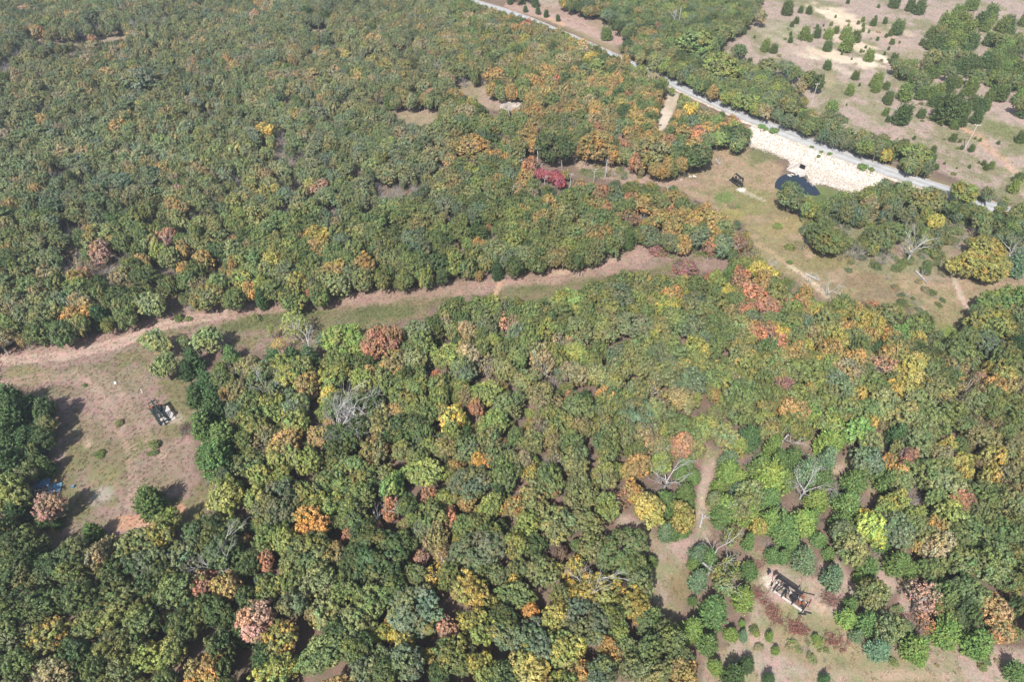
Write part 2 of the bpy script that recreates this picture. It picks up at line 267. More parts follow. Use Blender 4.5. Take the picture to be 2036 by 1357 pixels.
EXPL += parse(5, '''215,700,195,R;290,685,125,R;340,745,65,Y;970,600,140,Ks;740,640,120,T;160,880,80,N;550,905,75,R;645,960,65,R;775,1080,100,R;1310,1040,85,R;640,1140,175,Y;1520,1020,110,N;815,970,60,N;930,970,60,N;930,1290,60,R;220,1180,190,O;1150,770,150,T;1350,880,150,T;1168,450,90,C;1020,460,90,G;870,460,130,E;1300,400,190,E;1450,110,90,N;1520,90,90,N;1910,60,110,N;1745,80,120,C;1830,165,110,hU;1985,270,130,hU;1760,20,70,N;845,40,40,R;895,55,50,N;790,315,50,N;20,290,60,N;480,330,100,E;1970,170,90,N;1910,430,110,N;1960,1310,120,R;40,1110,260,d;150,1100,200,d;-20,1170,180,d;540,1280,120,d;275,950,90,w;1560,790,120,w;1340,600,70,w;1770,510,60,w;1730,90,30,w
60,660,180,L;1500,430,200,G;1600,440,220,B;620,500,160,G;800,510,170,G;1100,520,150,G;1280,470,150,E;1690,600,200,B;1450,335,150,G;1640,345,130,G;1860,350,180,G;430,640,150,B;1370,1090,200,G;1560,1050,160,G;1710,1130,220,B;380,1010,210,G;700,870,160,B;1070,930,170,O;950,1080,160,O;1700,470,110,E;1180,640,130,E;1480,900,150,O;870,700,90,E;1920,570,150,G;640,640,90,O''')
EXPL += parse(6, '''400,340,140,R;385,130,120,Rs;500,440,160,R;560,510,150,Rs;430,520,100,R;790,580,55,Y;560,625,90,R;1150,500,75,R;870,560,60,R;1270,660,90,N;1140,680,100,N;735,660,80,N;650,760,80,N;1220,840,130,Ks;1780,910,85,Ks;650,965,110,U;1020,880,200,T;1900,960,160,N;1590,970,70,R;920,760,150,N;240,1010,80,N;380,930,90,Ts;60,1300,130,R;800,1120,110,L;1080,1220,170,L;660,1230,160,d;1690,250,160,Y2;1820,160,180,Y2;1830,270,190,Y2;1760,220,150,Y2;900,120,170,G;830,80,120,G;1060,180,170,w;1200,110,130,O;1520,185,100,hG;1305,270,65,hG;1400,150,170,d;280,200,60,hb;300,290,130,C;400,270,110,C;160,100,130,B;610,30,45,hL;1880,480,190,L;1990,440,160,L;1840,600,230,E;1950,620,150,G;1820,700,150,B;1680,780,180,G;1430,600,170,G;1000,490,120,G;800,330,70,d;910,400,90,d;1330,470,60,hG;1980,150,170,d;1990,270,150,b;1960,100,140,D;1760,60,130,w;1300,60,130,G;1480,250,60,hG;1220,220,130,w;1470,290,60,hG;1180,260,60,hG;680,240,35,hL;440,200,70,w;560,270,90,ds;210,170,50,hR;60,270,120,hU;40,230,40,hG;240,320,30,hU;1640,1050,140,Ts;1480,750,90,w;1520,700,70,w;110,1020,70,w;1270,690,90,N;1320,650,100,L;960,960,190,B;700,870,150,G;1150,950,190,G;1430,1040,160,O;1050,800,110,N;700,530,110,E;620,430,150,O;320,420,90,Y;770,740,90,Y;1230,1060,180,O;1500,1150,180,G;1000,1090,160,G;100,930,200,B;1320,1130,200,O;1120,660,90,N;1900,260,90,Y2;620,340,80,T;590,320,70,R;800,400,90,N''')
EXPL += parse(7, '''870,300,200,C;545,490,130,C;260,410,90,C;325,420,80,C;290,325,150,K;578,20,55,hC;883,15,50,hG;1310,270,210,E2;1490,265,145,E;980,400,120,E;930,500,150,E2;1270,60,230,C;1200,40,150,C;800,550,210,O;590,590,150,T;1180,490,250,D;1300,590,220,D;1170,760,130,K;1310,790,150,N;1480,990,210,K;1620,1090,190,Y2;1800,420,180,N2;1870,320,170,E;1620,300,270,B;1410,530,80,N;1540,640,100,R;1550,520,150,E;1650,520,150,E;1780,620,280,G;270,1090,210,Y2;1000,1170,150,E2;1180,1290,180,N;1640,50,210,E2;1780,60,150,E;1580,160,80,R;1450,380,110,w;1230,630,170,d;1720,200,150,w;1870,200,120,w;1390,1080,150,c;1540,1190,160,c;60,250,220,E;60,100,200,c;265,108,120,C;195,130,50,hC;100,560,200,D;100,380,160,c;160,640,210,D;420,600,180,O;60,690,170,G;330,660,190,D;700,700,220,D;920,760,200,D;1050,620,180,B;1020,820,200,G;700,900,220,G;480,850,190,D;560,1000,200,G;820,1000,200,G;1080,1000,210,D;1230,920,170,D;640,1170,190,O;420,1180,170,D;850,1200,190,E;60,920,230,D;60,1080,180,O;250,900,190,D;120,1250,180,G;330,1290,190,T;560,1290,160,D;720,1280,170,O;1390,870,120,w;1700,880,150,B;1850,760,200,O;1560,800,150,G;1700,720,180,G;1860,1180,220,G;1900,940,190,O;1600,1290,210,E;1980,840,150,G;1360,440,110,O;1480,450,80,C;1020,950,60,t;230,1240,90,K;1280,860,90,Ns;1530,870,80,w;1420,820,100,C;1330,1000,120,D''')
EXPL += parse(8, '''290,200,140,L;290,340,110,R;195,440,85,R;355,495,55,R;505,270,100,R;600,290,100,E;620,390,115,R;670,260,65,R;720,300,100,N;800,70,115,N2;460,620,75,K;580,600,120,Ns;330,745,65,N;545,720,120,Ys;555,800,50,N;300,980,95,N;290,1070,75,Y;610,1020,115,K;1090,930,100,N2;1250,600,95,U2;1225,700,95,Y;1345,680,115,Y;1010,550,140,E2;980,330,120,N;1540,1150,125,N;740,740,65,Y;790,1020,190,E2;860,880,85,Y2;1610,270,120,Rs;1700,100,150,N;1690,250,120,N;1970,400,130,Y2;1080,1270,230,Y2;820,1260,160,E2;230,1200,120,O;490,1190,85,Y2;1290,1160,200,E2;1480,810,220,Y2;1700,900,165,Y2;1620,580,260,G;1700,680,150,G;780,580,270,B;430,930,290,B;200,600,290,D;60,680,180,D;170,870,200,G;1400,980,270,B;1100,1110,240,B;630,1180,180,G;380,1230,190,B;1160,700,180,O;740,200,230,B;520,390,190,G;1870,480,115,b;1860,320,150,C;1865,630,80,C;1980,270,110,C;1960,140,90,C;190,350,150,d;945,760,90,w;1300,100,80,w;1880,160,150,d;1420,750,160,d;430,20,130,w;60,150,240,G;60,370,170,G;480,130,180,E;940,130,170,G;860,330,140,E;1120,280,180,O;1250,430,190,O;1080,430,150,E;700,440,130,G;1380,250,200,O;1420,420,160,O;1520,150,150,O;1200,170,180,G;1350,60,160,O;1450,560,150,O;1260,860,130,O;1000,840,160,G;900,720,110,O;420,720,120,O;620,720,130,G;40,500,80,R;60,560,60,N;170,230,60,N;930,970,150,D;1560,960,140,G;1600,1060,120,E;1780,1160,170,G;1900,1110,150,G;1650,1150,120,O;1830,1270,170,O;1960,1300,150,N;1680,1270,150,O;1500,1290,170,B;1350,1290,130,N;250,1290,150,D;80,1150,190,D;80,1000,190,O;120,1290,150,B;560,1290,120,D;690,1250,100,G;470,470,120,B;650,100,90,N;1050,60,100,T;850,1140,50,R;1780,980,140,G;1890,1040,110,O;700,650,50,K;1200,230,110,N''')
EXPL += parse(9, '''80,75,90,C;120,158,85,C;40,140,80,C;75,260,120,C;100,330,80,C;110,600,115,b;100,655,80,C;150,760,125,b;235,950,185,C;110,1050,150,l;205,1120,140,C;340,1070,85,l;410,1075,65,b;562,1078,58,l;410,870,140,l;440,700,120,C;575,610,95,C;640,620,95,C;760,640,150,b;925,740,145,b;1130,690,130,C;1085,740,75,l;1165,830,170,O;1300,660,160,C;1030,890,85,C;1000,975,115,l;1130,1000,150,C;1065,1075,85,b;1190,1160,130,b;1400,1150,170,l;1250,1030,160,O;1570,1060,165,l;1750,1120,185,l;1980,1290,120,C;350,1310,150,c;430,1240,100,c;880,1330,70,c;250,1260,90,l;560,1330,80,c;320,130,150,l;380,180,120,l;440,380,150,l;300,350,160,l;560,190,200,l;500,120,150,C;640,470,170,C;560,420,140,l;750,430,150,l;700,60,120,C;780,130,150,b;830,300,140,l;1010,330,160,C;1040,200,150,C;970,420,130,C;1040,560,170,O;900,600,80,C;1290,450,200,B;1150,440,150,L2;1130,390,90,Y;1180,500,110,L2;500,440,90,Y2;300,60,120,b;280,400,130,C;400,320,150,O;350,500,120,Es;1330,480,120,B;240,630,170,d;320,700,150,Es;290,790,110,p;620,340,90,w;770,220,130,ds;935,200,100,w;1390,300,110,w;1200,150,110,C;1120,60,160,B;1250,60,80,N;1290,130,110,N;1360,50,110,U2;1560,30,110,T;1460,130,180,G;1600,200,190,O;1670,290,120,R;1780,270,180,G;1530,440,110,N;1430,560,80,N;1470,510,120,O;1540,560,160,T;1700,460,200,G;1600,380,160,E;1400,400,140,G;1650,650,190,G;1850,650,220,G;1900,480,190,G;1950,320,180,O;1830,140,120,Y2;1930,150,110,T;1700,40,80,w;1450,850,190,Ks;1640,820,70,R;1590,830,150,G;1720,830,190,G;1850,920,170,N3;1890,1030,130,N3;1600,950,120,G;1700,950,150,D;1980,900,110,D;1960,760,130,G;1470,1000,90,Rs;1530,960,80,w;1250,200,140,C;1320,180,120,O;1080,110,90,B;650,180,140,C;870,170,110,C;1240,350,110,E;1290,300,130,E2;230,210,110,l;250,290,90,O;60,360,110,Y2;70,470,110,C;10,500,80,C;210,640,130,C;120,870,60,C;20,1050,70,E2;40,1200,130,O;90,1290,110,N;700,550,80,C;800,400,110,C;1220,540,120,C;850,520,100,C;1370,700,100,C;1500,700,120,G;180,560,90,C;450,250,150,O;380,260,120,b;560,290,130,C;1020,480,110,C''')
# thickets between road and open hillside, and around the pond creek
EXPL += band([(1400,145),(1470,172),(1530,195),(1600,228),(1680,262),(1770,300),(1840,335)], 125, 24, 14, 13, 30, ['hO','hB','hG','hT','O','G','B','w','hO','hG','hE','w'], 3)
EXPL += band([(1600,455),(1660,450),(1720,430),(1800,420),(1880,440),(1960,440),(2030,470)], 190, 34, 46, 11, 27, ['hO','hB','hG','O','hT','B','w','hE','w','hO','hT','w'], 4)
EXPL += band([(1680,520),(1760,520),(1830,500),(1860,530),(1850,600),(1800,590)], 70, 30, 20, 7, 18, ['hO','hB','hG','w','hT'], 5)
EXPL += band([(1950,20),(1900,80),(1960,130),(2010,190),(2030,60),(2010,150)], 90, 60, 40, 22, 36, ['c','C','c','C','C','G','c'], 6)
EXPL += band([(1780,150),(1830,150),(1900,120),(1800,190)], 26, 40, 22, 18, 34, ['c','C','b','O'], 8)
EXPL += band([(1270,480),(1340,510),(1420,500),(1480,490)], 14, 20, 8, 8, 16, ['hG','hT','hU','hR','hO'], 9)
EXPL += band([(1050,320),(1110,335),(1160,330),(1215,335)], 26, 20, 22, 7, 15, ['hG','hO','w','hT','hA','w'], 15)
EXPL += band([(1750,1150),(1800,1240),(1690,1235),(1730,1170)], 12, 24, 20, 12, 24, ['w','hT','hO','w'], 16)
EXPL += band([(1620,440),(1700,420),(1800,440),(1900,470),(1990,430),(2030,500)], 60, 40, 40, 14, 24, ['w','w','hT','hB','hE'], 18)
EXPL += band([(1640,30),(1700,60),(1780,110),(1860,200),(1930,320),(2010,360)], 60, 70, 40, 5, 11, ['c','hG','hT','w','C'], 19)
EXPL += band([(1650,420),(1720,410),(1800,405),(1880,425),(1960,440),(2035,460)], 40, 24, 20, 20, 36, ['O','G','E','B','hO','hE','T'], 20)
EXPL += band([(1620,455),(1700,480),(1780,470),(1850,470)], 36, 26, 18, 14, 26, ['O','G','E','hO','hB','w'], 21)
EXPL += band([(1420,1240),(1500,1290),(1650,1290),(1800,1300),(1980,1310)], 16, 40, 24, 12, 24, ['l','C','hG','hE'], 22)
EXPL += band([(1500,1300),(1700,1280),(1900,1300),(2000,1330)], 22, 50, 26, 8, 20, ['hO','w','hT','hG'], 17)
EXPL += band([(1180,335),(1240,345),(1320,365),(1360,330)], 22, 26, 12, 8, 18, ['hG','w','hT','w','hO'], 10)
EXPL += band([(1700,25),(1600,60),(1660,90),(1780,130),(1880,250),(1960,330)], 26, 60, 26, 3, 7, ['c','hG','w'], 12)
# ------------------------------------------------------------ plant prototypes (unit sizes, copied later)
def leaf_mesh(name, C, Nrm, size, var, aspect=1.0, axis=None, mats=None, extra=None, alpha=None):
    """many small leaf-cluster faces: centres C, facing Nrm, each a bent four-sided patch"""
    n = len(C)
    Nrm = Nrm/(np.linalg.norm(Nrm, axis=1)[:, None]+1e-9)
    if axis is None:
        a = rng.normal(size=(n, 3)); a -= (a*Nrm).sum(1)[:, None]*Nrm
    else:
        a = axis-(axis*Nrm).sum(1)[:, None]*Nrm
    a /= np.linalg.norm(a, axis=1)[:, None]+1e-9
    b = np.cross(Nrm, a)
    sz = (size*rng.uniform(.65, 1.35, n))[:, None]
    ax = sz*aspect**.5; bx = sz/aspect**.5
    k = rng.uniform(.55, 1.1, (n, 4))
    v = np.stack([C-a*ax*k[:, 0:1], C-b*bx*k[:, 1:2]+Nrm*sz*.22, C+a*ax*k[:, 2:3], C+b*bx*k[:, 3:4]+Nrm*sz*.22], 1).reshape(-1, 3)
    f = np.arange(4*n).reshape(-1, 4)
    me = bpy.data.meshes.new(name)
    nb = 0
    if extra is not None and extra.n:
        ev = np.concatenate(extra.v); nb = len(ev)
        me.from_pydata(np.vstack([ev, v]).tolist(), [], extra.f+(f+nb).tolist())
        mi = [1]*len(extra.f)+[0]*n
    else:
        me.vertices.add(4*n); me.vertices.foreach_set('co', v.ravel())
        me.loops.add(4*n); me.loops.foreach_set('vertex_index', f.ravel())
        me.polygons.add(n); me.polygons.foreach_set('loop_start', np.arange(0, 4*n, 4)); me.polygons.foreach_set('loop_total', np.full(n, 4))
        mi = None
    for m in (mats or [M_leaf]): me.materials.append(m)
    if mi: me.polygons.foreach_set('material_index', mi)
    me.update()
    at = me.attributes.new('leaf', 'FLOAT_COLOR', 'POINT')
    c = np.ones((nb+4*n, 4)); c[nb:, :3] = np.repeat(var, 4, axis=0)
    if alpha is not None: c[nb:, 3] = np.repeat(alpha, 4)
    at.data.foreach_set('color', c.ravel())
    return me

def limbs(mb, base, tip_pts, r0, sides=5, wob=.12, seed=0):
    r = np.random.default_rng(seed)
    for t in tip_pts:
        t = np.array(t); b = np.array(base); L = np.linalg.norm(t-b)
        pts = [b+(t-b)*k+r.normal(size=3)*wob*L*math.sin(math.pi*k)*.5+np.array([0, 0, .08*L*math.sin(math.pi*k)]) for k in (0, .33, .66, 1)]
        mb.tube(pts, [r0, r0*.7, r0*.45, r0*.18], sides, cap=False)

def branching(mb, p, d, L, r, depth, rg, spread=.6, sides=5, lift=.15):
    p = np.array(p, float); d = np.array(d, float); d /= np.linalg.norm(d)
    n = 3; pts = [p]
    for i in range(n):
        d = d+rg.normal(size=3)*.13; d[2] += lift*.2; d /= np.linalg.norm(d); p = p+d*L/n; pts.append(p)
    mb.tube(pts, np.linspace(r, r*.55, n+1), max(3, sides), cap=False)
    if depth <= 0: return
    for k in range(rg.integers(2, 4)):
        a = rg.normal(size=3); a -= (a @ d)*d; a /= np.linalg.norm(a)
        q = pts[rg.integers(1, n+1)] if k else pts[-1]
        branching(mb, q, d+a*spread*rg.uniform(.7, 1.4)+np.array([0, 0, lift]), L*rg.uniform(.6, .85), r*.55, depth-1, rg, spread, sides-1, lift)

def oak_proto(seed, sparse=False, tall=False, big=False):
    """crown radius 1, crown centre at z=0; returns crown mesh, trunk mesh (ground at z=-1.30), joined mesh"""
    r = np.random.default_rng(seed)
    nl = 17 if sparse else 28
    zc = .95 if tall else .68
    if big: nl = 74
    ls = .56 if big else 1.0
    pts = []
    for i in range(nl):
        for _ in range(20):
            ph = r.uniform(0, 2*math.pi); z = r.uniform(-.8, 1.0)
            d = np.array([math.cos(ph)*math.sqrt(max(0, 1-z*z*.9)), math.sin(ph)*math.sqrt(max(0, 1-z*z*.9)), z*zc])
            p = d*r.uniform(.80 if big and i % 5 else .46, .90 if big else .82)
            if all(np.linalg.norm(p-q[0]) > .33*ls for q in pts): break
        pts.append((p, r.uniform(.20, .42)*ls))
    ov = (1.04+.16*math.sin(seed*1.7), 1.04-.16*math.sin(seed*1.7), 1)
    C, Nn, V, AL = [], [], [], []
    for p, lr in pts:
        turned = r.uniform(.0, .5) if r.random() < (.0 if sparse else .15) else r.uniform(.88, 1.0)
        hue = np.array([r.uniform(.84, 1.16), r.uniform(.93, 1.07), r.uniform(.85, 1.15)])*r.uniform(.82, 1.18)
        if seed % 2 and r.random() < .3: hue = hue*np.array([1.28, 1.05, .9])
        ns = int((14 if sparse else 19)*(lr/ls/.33)**1.6)
        for j in range(ns):
            d = r.normal(size=3); d[2] = d[2]*.8+.25; d /= np.linalg.norm(d)
            q = p+d*lr*r.uniform(.75, 1.18); sr = lr*r.uniform(.20, .38)
            m = int(r.integers(5, 9)) if sparse else int(r.integers(17, 24))
            e = r.normal(size=(m, 3)); e /= np.linalg.norm(e, axis=1)[:, None]
            C.append(q+e*sr*r.uniform(.4, 1.1, (m, 1))); Nn.append(e*.55+d*.55+r.normal(size=(m, 3))*.26+np.array([0, 0, .32]))
            AL.append(np.clip(turned+r.normal(size=m)*.2, 0, 1))
            V.append(hue*r.uniform(.62, 1.38, (m, 1))*np.column_stack([r.uniform(.92, 1.1, m), np.ones(m), r.uniform(.85, 1.1, m)]))
    C = np.concatenate(C)*ov; Nn = np.concatenate(Nn); V = np.concatenate(V); AL = np.concatenate(AL)
    crown = leaf_mesh('crown', C, Nn, .050 if sparse else .052*(.66 if big else 1), V, alpha=AL)
    tr = MB(); tr.tube([(0, 0, -1.31), (r.normal()*.03, r.normal()*.03, -1.0), (r.normal()*.05, 0, -.45)], [.085, .065, .05], 7)
    limbs(tr, (0, 0, -.6), [q[0]*.93 for q in pts[:11 if not sparse else 15]], .042, 5, seed=seed)
    if sparse:
        for k in range(6):
            d = pts[k][0]/np.linalg.norm(pts[k][0]); branching(tr, pts[k][0]*.3-np.array([0, 0, .3]), d, .5, .022, 2, r, .7, 4)
    trunk = tr.mesh('trunk', M_twig if sparse else M_bark)
    both = leaf_mesh('oak', C, Nn, .050 if sparse else .052*(.66 if big else 1), V, mats=[M_leaf, M_twig if sparse else M_bark], extra=tr, alpha=AL)
    return crown, trunk, both

def cedar_proto(seed, rnd=False):
    """crown base radius 1, height 2.5, ground at z=0"""
    r = np.random.default_rng(seed); C, Nn, V, A = [], [], [], []
    Hc = r.uniform(1.65, 2.1); ns = 400; pw = r.uniform(.48, .66); lean = r.normal(size=2)*.06
    if rnd: Hc = r.uniform(1.25, 1.55); pw = r.uniform(.32, .42)
    lumps = [(r.uniform(0, 6.28), r.uniform(.1, .9), r.uniform(-.22, .22)) for _ in range(9)]
    tr = MB(); tr.tube([(0, 0, 0), (0, 0, Hc*.5), (lean[0], lean[1], Hc*.93)], [.07, .05, .012], 6)
    for i in range(ns):
        t = (i+r.random())/ns; t = 1-(1-t)**.75 if t < 1 else t
        env = min(1.0, (t*7+.45))*(1-t)**pw*1.02+.03
        az = i*2.39996+r.normal()*.25
        for a0, t0, amp in lumps:
            da = math.cos(az-a0); env *= 1+amp*max(0, da)**3*math.exp(-((t-t0)/.22)**2)
        env *= r.uniform(.82, 1.12)
        el = r.uniform(.15, .75)+t*.5
        d = np.array([math.cos(az)*math.cos(el), math.sin(az)*math.cos(el), math.sin(el)])
        base = np.array([lean[0]*t, lean[1]*t, t*Hc-.35*math.sin(el)*env])
        m = int(r.integers(13, 18)); k = r.uniform(.38, 1.0, m)
        side = r.normal(size=(m, 3))*.075*(1.15-k)[:, None]
        p = base+d*(env/max(.35, math.cos(el)))*k[:, None]*.85+side
        p[:, 2] = np.maximum(p[:, 2], .04)
        C.append(p); ax = d+r.normal(size=(m, 3))*.32; A.append(ax)
        Nn.append(r.normal(size=(m, 3))*.6+np.array([d[0]*.5, d[1]*.5, .6]))
        V.append(r.uniform(.6, 1.4, (m, 1))*np.array([r.uniform(.85, 1.2), 1, r.uniform(.8, 1.15)])*r.uniform(.8, 1.2))
    C, Nn, V, A = map(np.concatenate, (C, Nn, V, A))
    crown = leaf_mesh('crown', C, Nn, .058, V, 2.6, A)
    trunk = tr.mesh('trunk', M_bark)
    both = leaf_mesh('cedar', C, Nn, .058, V, 2.6, A, mats=[M_leaf, M_bark], extra=tr)
    return crown, trunk, both

def bare_proto(seed, kind):
    """height 1"""
    r = np.random.default_rng(seed); mb = MB()
    if kind == 'snag':
        top = np.array([r.normal()*.05, r.normal()*.05, .95])
        mb.tube([(0, 0, 0), top*.35+r.normal(size=3)*.012, top*.7+r.normal(size=3)*.015, top], [.032, .026, .02, .010], 6)
        for k in range(4):
            z = r.uniform(.55, .95); az = r.uniform(0, 6.28)
            branching(mb, top*z, (math.cos(az), math.sin(az), .5), r.uniform(.10, .22), .011, 1, r, .7, 4)
    elif kind == 'tree':
        mb.tube([(0, 0, 0), (.01, .01, .2), (r.normal()*.05, r.normal()*.05, .38)], [.030, .025, .02], 6)
        for k in range(int(r.integers(3, 7))):
            az = k*1.26+r.normal()*.3; branching(mb, (0, 0, .2+.045*k), (math.cos(az)*.8, math.sin(az)*.8, .8), r.uniform(.2, .40), .014, 4, r, .6, 5, .12)
    else:
        for k in range(16):
            az = k*2.4; branching(mb, (r.normal()*.05, r.normal()*.05, 0), (math.cos(az)*.7, math.sin(az)*.7, 1.1), r.uniform(.3, .5), .010, 3, r, .5, 4, .05)
    return mb

OAKS = [oak_proto(s) for s in range(1, 9)]+[oak_proto(s, tall=True) for s in (21, 22)]
BIGOAKS = [oak_proto(s, big=True) for s in (81, 82, 83)]
SPARSE = [oak_proto(s, sparse=True) for s in (31, 32, 33)]
CEDARS = [cedar_proto(s) for s in (41, 42, 43, 44, 45)]
CEDARS += [cedar_proto(s, True) for s in (46, 47, 48)]
BARE = [bare_proto(s, 'tree') for s in (51, 52, 53, 54, 55, 56)]
SNAG = [bare_proto(s, 'snag') for s in (61, 62, 63)]
TWIG = [bare_proto(s, 'twig') for s in (71, 72)]
BARE_M = [b.mesh('limbs', M_bleach) for b in BARE]
SNAG_M = [b.mesh('limbs', M_bleach) for b in SNAG]
TWIG_M = [b.mesh('limbs', M_twig) for b in TWIG]

def scatter(name, meshes, P, idx, rot, scale, tint, label, kind='stuff'):
    """ONE object of kind stuff: geometry nodes place shared plant meshes on its points"""
    pc = bpy.data.collections.new(name+'_source')
    for i, m in enumerate(meshes):
        pc.objects.link(bpy.data.objects.new('%s_source_%02d' % (name, i), m))
    me = bpy.data.meshes.new(name); n = len(P)
    me.vertices.add(n); me.vertices.foreach_set('co', np.asarray(P, float).ravel())
    def at(nm, typ, key, arr):
        a = me.attributes.new(nm, typ, 'POINT'); a.data.foreach_set(key, np.asarray(arr).ravel())
    at('idx', 'INT', 'value', np.asarray(idx, np.int32)); at('rot', 'FLOAT_VECTOR', 'vector', np.asarray(rot, float)); at('scl', 'FLOAT_VECTOR', 'vector', np.asarray(scale, float))
    at('tint', 'FLOAT_COLOR', 'color', np.column_stack([tint, np.ones(n)]))
    o = bpy.data.objects.new(name, me); COL.objects.link(o)
    ng = bpy.data.node_groups.new(name, 'GeometryNodeTree')
    ng.interface.new_socket('Geometry', in_out='INPUT', socket_type='NodeSocketGeometry'); ng.interface.new_socket('Geometry', in_out='OUTPUT', socket_type='NodeSocketGeometry')
    N, L = ng.nodes, ng.links
    gi, go = N.new('NodeGroupInput'), N.new('NodeGroupOutput')
    ci = N.new('GeometryNodeCollectionInfo'); ci.inputs['Collection'].default_value = pc; ci.inputs['Separate Children'].default_value = True; ci.inputs['Reset Children'].default_value = True
    ip = N.new('GeometryNodeInstanceOnPoints'); ip.inputs['Pick Instance'].default_value = True
    def na(nm, typ):
        a = N.new('GeometryNodeInputNamedAttribute'); a.data_type = typ; a.inputs[0].default_value = nm; return [s for s in a.outputs if s.enabled and s.name == 'Attribute'][0]
    mp = N.new('GeometryNodeMeshToPoints')
    L.new(gi.outputs[0], mp.inputs[0]); L.new(mp.outputs[0], ip.inputs['Points']); L.new(ci.outputs[0], ip.inputs['Instance'])
    L.new(na('idx', 'INT'), ip.inputs['Instance Index']); L.new(na('rot', 'FLOAT_VECTOR'), ip.inputs['Rotation']); L.new(na('scl', 'FLOAT_VECTOR'), ip.inputs['Scale'])
    L.new(ip.outputs[0], go.inputs[0])
    md = o.modifiers.new('scatter', 'NODES'); md.node_group = ng
    tag(o, label, None, None, kind); return o
# ------------------------------------------------------------ ground sheet
EXPO = 1.84
HAZE = 0.00022
def alb(c): return srgb(c)/EXPO
def poly_sd(px, py, poly):
    """signed distance (negative inside) of points to a polygon, numpy"""
    P = np.asarray(poly, float); Q = np.roll(P, -1, 0)
    best = np.full(px.shape, 1e9); ins = np.zeros(px.shape, bool)
    for (x1, y1), (x2, y2) in zip(P, Q):
        ex, ey = x2-x1, y2-y1; L2 = ex*ex+ey*ey+1e-9
        t = np.clip(((px-x1)*ex+(py-y1)*ey)/L2, 0, 1)
        best = np.minimum(best, (px-x1-t*ex)**2+(py-y1-t*ey)**2)
        c = ((y1 > py) != (y2 > py)) & (px < ex*(py-y1)/(ey if abs(ey) > 1e-9 else 1e-9)+x1)
        ins ^= c
    d = np.sqrt(best); return np.where(ins, -d, d)

def near_far(a, lo, hi, step, gr, far):
    out = list(np.arange(lo, hi+1e-6, step)); s = step; x = out[-1]
    while x < far: s *= gr; x += s; out.append(x)
    s = step; x = out[0]
    while x > -far: s *= gr; x -= s; out.insert(0, x)
    return np.array(out)
xs = near_far(0, -330, 330, .62, 1.5, 4000)
ys = [20.0]; s_ = .55
while ys[-1] < 440: ys.append(ys[-1]+s_); s_ = .5+.9*(ys[-1]/440)
while ys[-1] < 5000: s_ *= 1.5; ys.append(ys[-1]+s_)
s_ = .8
while ys[0] > -600: s_ *= 1.6; ys.insert(0, ys[0]-s_)
ys = np.array(ys)
GX, GY = np.meshgrid(xs, ys); GZ = terr(GX, GY)
nx, ny = len(xs), len(ys)

def vnoise(x, y, sc_, seed):
    r = np.random.default_rng(seed); T = r.random((256, 256))
    u, v = x/sc_, y/sc_; i, j = np.floor(u).astype(int), np.floor(v).astype(int); a, b = u-i, v-j
    a, b = a*a*(3-2*a), b*b*(3-2*b)
    g = lambda ii, jj: T[ii % 256, jj % 256]
    return (g(i, j)*(1-a)+g(i+1, j)*a)*(1-b)+(g(i, j+1)*(1-a)+g(i+1, j+1)*a)*b
def fbm(x, y, sc_, seed, o=4):
    s = 0; w = 1; t = 0
    for k in range(o): s = s+w*vnoise(x+37*k, y-91*k, sc_/2**k, seed+k); t += w; w *= .55
    return s/t
PX, PY, PD = project(np.column_stack([GX.ravel(), GY.ravel(), GZ.ravel()]))
PX = PX.reshape(GX.shape); PY = PY.reshape(GX.shape); PD = PD.reshape(GX.shape)
wob = (fbm(GX, GY, 9, 5)-.5)
near = (PD < 900) & (np.abs(PX-CX) < 1500) & (PY > -250)
col = np.tile(alb((138, 118, 104)), (ny, nx, 1))
n1 = fbm(GX, GY, 14, 9)[..., None]; n2 = fbm(GX, GY, 4.5, 19)[..., None]; n3 = fbm(GX, GY, 1.9, 29, 3)[..., None]
col = col*(.80+.4*n1)*(.8+.4*n2)
def paint(mask, c):
    global col
    col = col*(1-mask[..., None])+np.asarray(c)*mask[..., None]
def region(name, c, c2=None, soft=5, amt=1.0, sel=n1, wobk=22, lo=.42, hi=.6):
    poly = OPEN[name] if isinstance(name, str) else name
    A = np.array(poly); b = near & (PX > A[:, 0].min()-40) & (PX < A[:, 0].max()+40) & (PY > A[:, 1].min()-40) & (PY < A[:, 1].max()+40)
    m = np.zeros(PX.shape)
    d = poly_sd(PX[b], PY[b], poly)+wob[b]*wobk*(110/PD[b])
    m[b] = amt*(1-sstep(-soft, soft, d))
    cc = alb(c)*np.ones(col.shape)
    if c2 is not None:
        k = sstep(lo, hi, sel); cc = alb(c)*(1-k)+alb(c2)*k
    paint(m, cc)
def blob(x, y, rx, ry, c, amt=.8, rot=0, k=1.0):
    ca, sa = math.cos(R(rot)), math.sin(R(rot)); dx, dy = PX-x, PY-y
    u, v = (dx*ca+dy*sa)/rx, (-dx*sa+dy*ca)/ry
    d = np.sqrt(u*u+v*v)+(n2[..., 0]-.5)*1.3*k+(n3[..., 0]-.5)*.5
    paint(near*amt*(1-sstep(.55, 1.15, d)), alb(c))
def strip(pts, w, c, amt=.8, wk=1.0):
    A = np.array(pts, float); best = np.full(PX.shape, 1e9)
    for (x1, y1), (x2, y2) in zip(A[:-1], A[1:]):
        ex, ey = x2-x1, y2-y1; t = np.clip(((PX-x1)*ex+(PY-y1)*ey)/(ex*ex+ey*ey), 0, 1)
        best = np.minimum(best, np.hypot(PX-x1-t*ex, PY-y1-t*ey))
    d = best/w+(n2[..., 0]-.5)*1.0*wk
    paint(near*amt*(1-sstep(.5, 1.1, d)), alb(c))
MIXN = n1*.5+n2*.35+n3*.15
